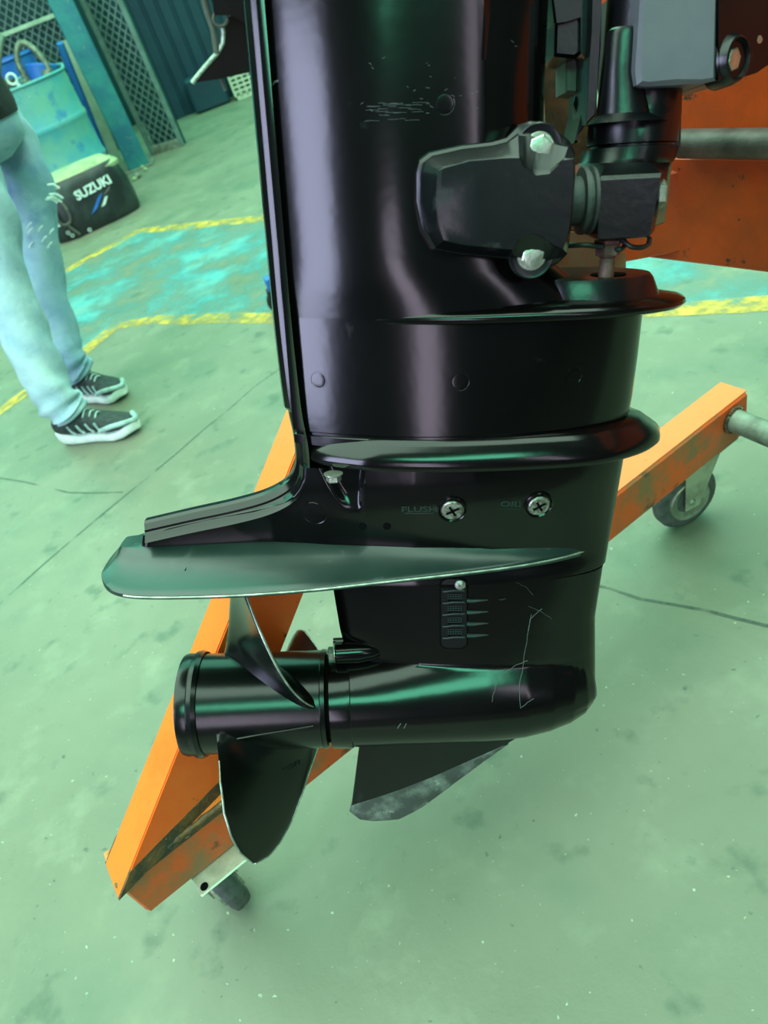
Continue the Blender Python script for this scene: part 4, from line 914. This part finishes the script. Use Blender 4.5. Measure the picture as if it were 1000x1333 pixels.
# clamp bracket plate
br = mprism('clamp_bracket', [(838, -40), (936, -40), (934, 104), (920, 107), (880, 110), (840, 112), (831, 110), (829, 90)], -.052, .06, GREY, .004)
b = MB()
fr = [MP(x, y, -.048) for x, y in [(950, -40), (936, 104)]]
L0_ = [MP(936, -40, -.052), MP(934, 105, -.052), MP(934, 106, .06), MP(936, -40, .06)]
R0_ = [MP(1040, -40, -.020), MP(1005, 88, -.020), MP(960, 112, .04), MP(1040, -40, .06)]
pl_ = [(936, -40, -.052), (936, 104, -.052), (955, 104, -.040), (985, 95, -.028), (1010, 78, -.022), (1060, 40, -.018), (1060, -40, -.018)]
A_ = [MP(x, y, z_) for x, y, z_ in pl_]; B_ = [Vector((p.x, .06, p.z)) for p in A_]
b.prism(A_, B_); build('bracket_flank', b, BLACKM, br, smooth=20)
bc = MP(962, 76, -.046); nb = Vector((.55, -.83, 0)).normalized(); b = MB(); b.rev(bc-nb*.02, nb, [(0, .021), (.014, .019), (.020, .0165), (.0205, .0150), (.012, .0135), (.011, .002)], 36); build('bolt_socket', b, BLACKM, br, smooth=30)
hexbolt(bc-nb*.009, nb, .0088, br, fl=1.2, hgt=.5)
hexbolt(MP(986, 52, -.028), (.4, -.9, 0), .004, br, fl=1.2, hgt=.5)
# lower yoke: shoulder, box, side
b = MB(); 
def ring4(L, ys): return [MP(x, y, yy) for (x, y), yy in zip(L, ys)]
A1_ = [MP(748, 216, .0), MP(754, 213, -.03), MP(790, 212, -.045), MP(845, 211, -.045), MP(872, 212, -.025), MP(874, 214, .02)]
A2_ = [MP(749, 226, .0), MP(762, 226, -.04), MP(782, 229, -.070), MP(861, 225, -.070), MP(868, 226, -.04), MP(872, 226, .02)]
A3_ = [MP(749, 236, .0), MP(762, 236, -.04), MP(782, 235, -.074), MP(860, 231, -.074), MP(866, 236, -.04), MP(870, 240, .02)]
A4_ = [MP(745, 298, .0), MP(760, 303, -.04), MP(778, 311, -.074), MP(846, 307, -.074), MP(850, 303, -.04), MP(852, 300, .02)]
A5_ = [MP(748, 300, .0), MP(762, 305, -.04), MP(780, 313, -.068), MP(844, 309, -.068), MP(848, 304, -.04), MP(850, 301, .02)]
b.grid([A1_, A2_, A3_, A4_, A5_], True, True, True); yoke = build('lower_yoke', b, BLACKM, motor, smooth=12)
mprism('yoke_side', [(850, 205), (876, 205), (872, 250), (866, 290), (850, 296), (846, 260)], -.015, .03, BROWN, .001)
bb = MP(860, 252, -.050); hexbolt(Vector((bb.x-.012, -.050, bb.z)), (1, 0, 0), .0125, yoke, fl=1.25, hgt=1.0, rot=.0)
b = MB(); b.rev(Vector((bb.x-.012, -.050, bb.z-.004)), (1, 0, 0), [(0, .018), (.005, .018), (.006, .015)], 28); build('washer', b, BLACKM, yoke)
# bushing between cover and yoke
bz = MP(758, 262, -.055); x0 = X(744, 262, -.05)
b = MB(); b.rev(Vector((x0-.02, -.052, bz.z)), (1, 0, 0), [(0, .020), (.026, .020), (.0265, .027), (.030, .0275), (.031, .024), (.033, .024), (.034, .0275), (.037, .027), (.038, .021), (.06, .021)], 36); build('rubber_bushing', b, RUBBER, motor, smooth=28)
# stud, nut, wires
sp_ = MP(791, 330, -.048); sx = sp_.x; zt_ = Z(791, 308, -.048)
b = MB(); b.rev(Vector((sx, -.048, zd-.004)), (0, 0, 1), [(0, .0068), (.018, .0068), (.021, .0058), (.022, .0075), (zt_-zd, .0075)], 18); stud = build('threaded_stud', b, RUST, motor, smooth=30)
b = MB(); b.rev(Vector((sx, -.048, zt_-.016)), (0, 0, 1), [(0, .0100), (.001, .0108), (.009, .0108), (.010, .0125), (.013, .0125)], 6); build('hex_nut', b, RUST, stud, smooth=20)
wires = [[(738, 320, -.05), (760, 319, -.06), (785, 321, -.06)], [(800, 308, -.05), (812, 314, -.06), (822, 321, -.065), (836, 322, -.062), (844, 318, -.055), (846, 310, -.05)], [(812, 308, -.05), (813, 320, -.055), (806, 325, -.058), (800, 323, -.055)]]
for w_ in wires: b = MB(); b.tube(spline([MP(*q) for q in w_], 6), .0022, 8); build('black_wire', b, DARK, motor)
# parts seen in the gap between housing and swivel tube
mprism('link_block', [(724, 20), (742, 22), (760, 18), (758, 70), (748, 76), (722, 73)], .0, .06, BLACKM, .003)
mprism('bracket_arm', [(716, -30), (766, -30), (768, 60), (762, 78), (757, 70), (759, 20), (735, 28), (722, 30)], -.005, .05, BLACKM, .002)
mprism('bracket_tab', [(737, 74), (768, 60), (770, 118), (760, 122), (737, 120)], .02, .06, KHAKI, .002)
b = MB(); b.tube([MP(754, 128, .02), MP(752, 134, .02), MP(756, 144, .02)], .006, 10); build('hanging_pin', b, BLACKM, motor)
# stand pieces seen in that gap: brown upright of the stand and a beige block (stand space)
def world_prism(name, L, y0, th, m, parent):
    A = [MOTOR_M @ MP(x, y, y0) for x, y in L]; Bq = [MOTOR_M @ (MP(x, y, y0) + Vector((0, th, 0))) for x, y in L]
    b = MB(); b.prism(A, Bq); return build(name, b, m, parent, 'world', 0)
world_prism('rusty_upright', [(700, -60), (775, -60), (778, 215), (748, 400), (715, 400), (712, 200)], .105, .03, BROWN, stand)
world_prism('packing_block', [(715, 302), (762, 302), (815, 330), (815, 372), (715, 372)], .089, .014, BEIGE, stand)
world_prism('support_angle', [(870, 110), (888, 112), (886, 200), (868, 204)], .075, .06, RUBBER, stand)
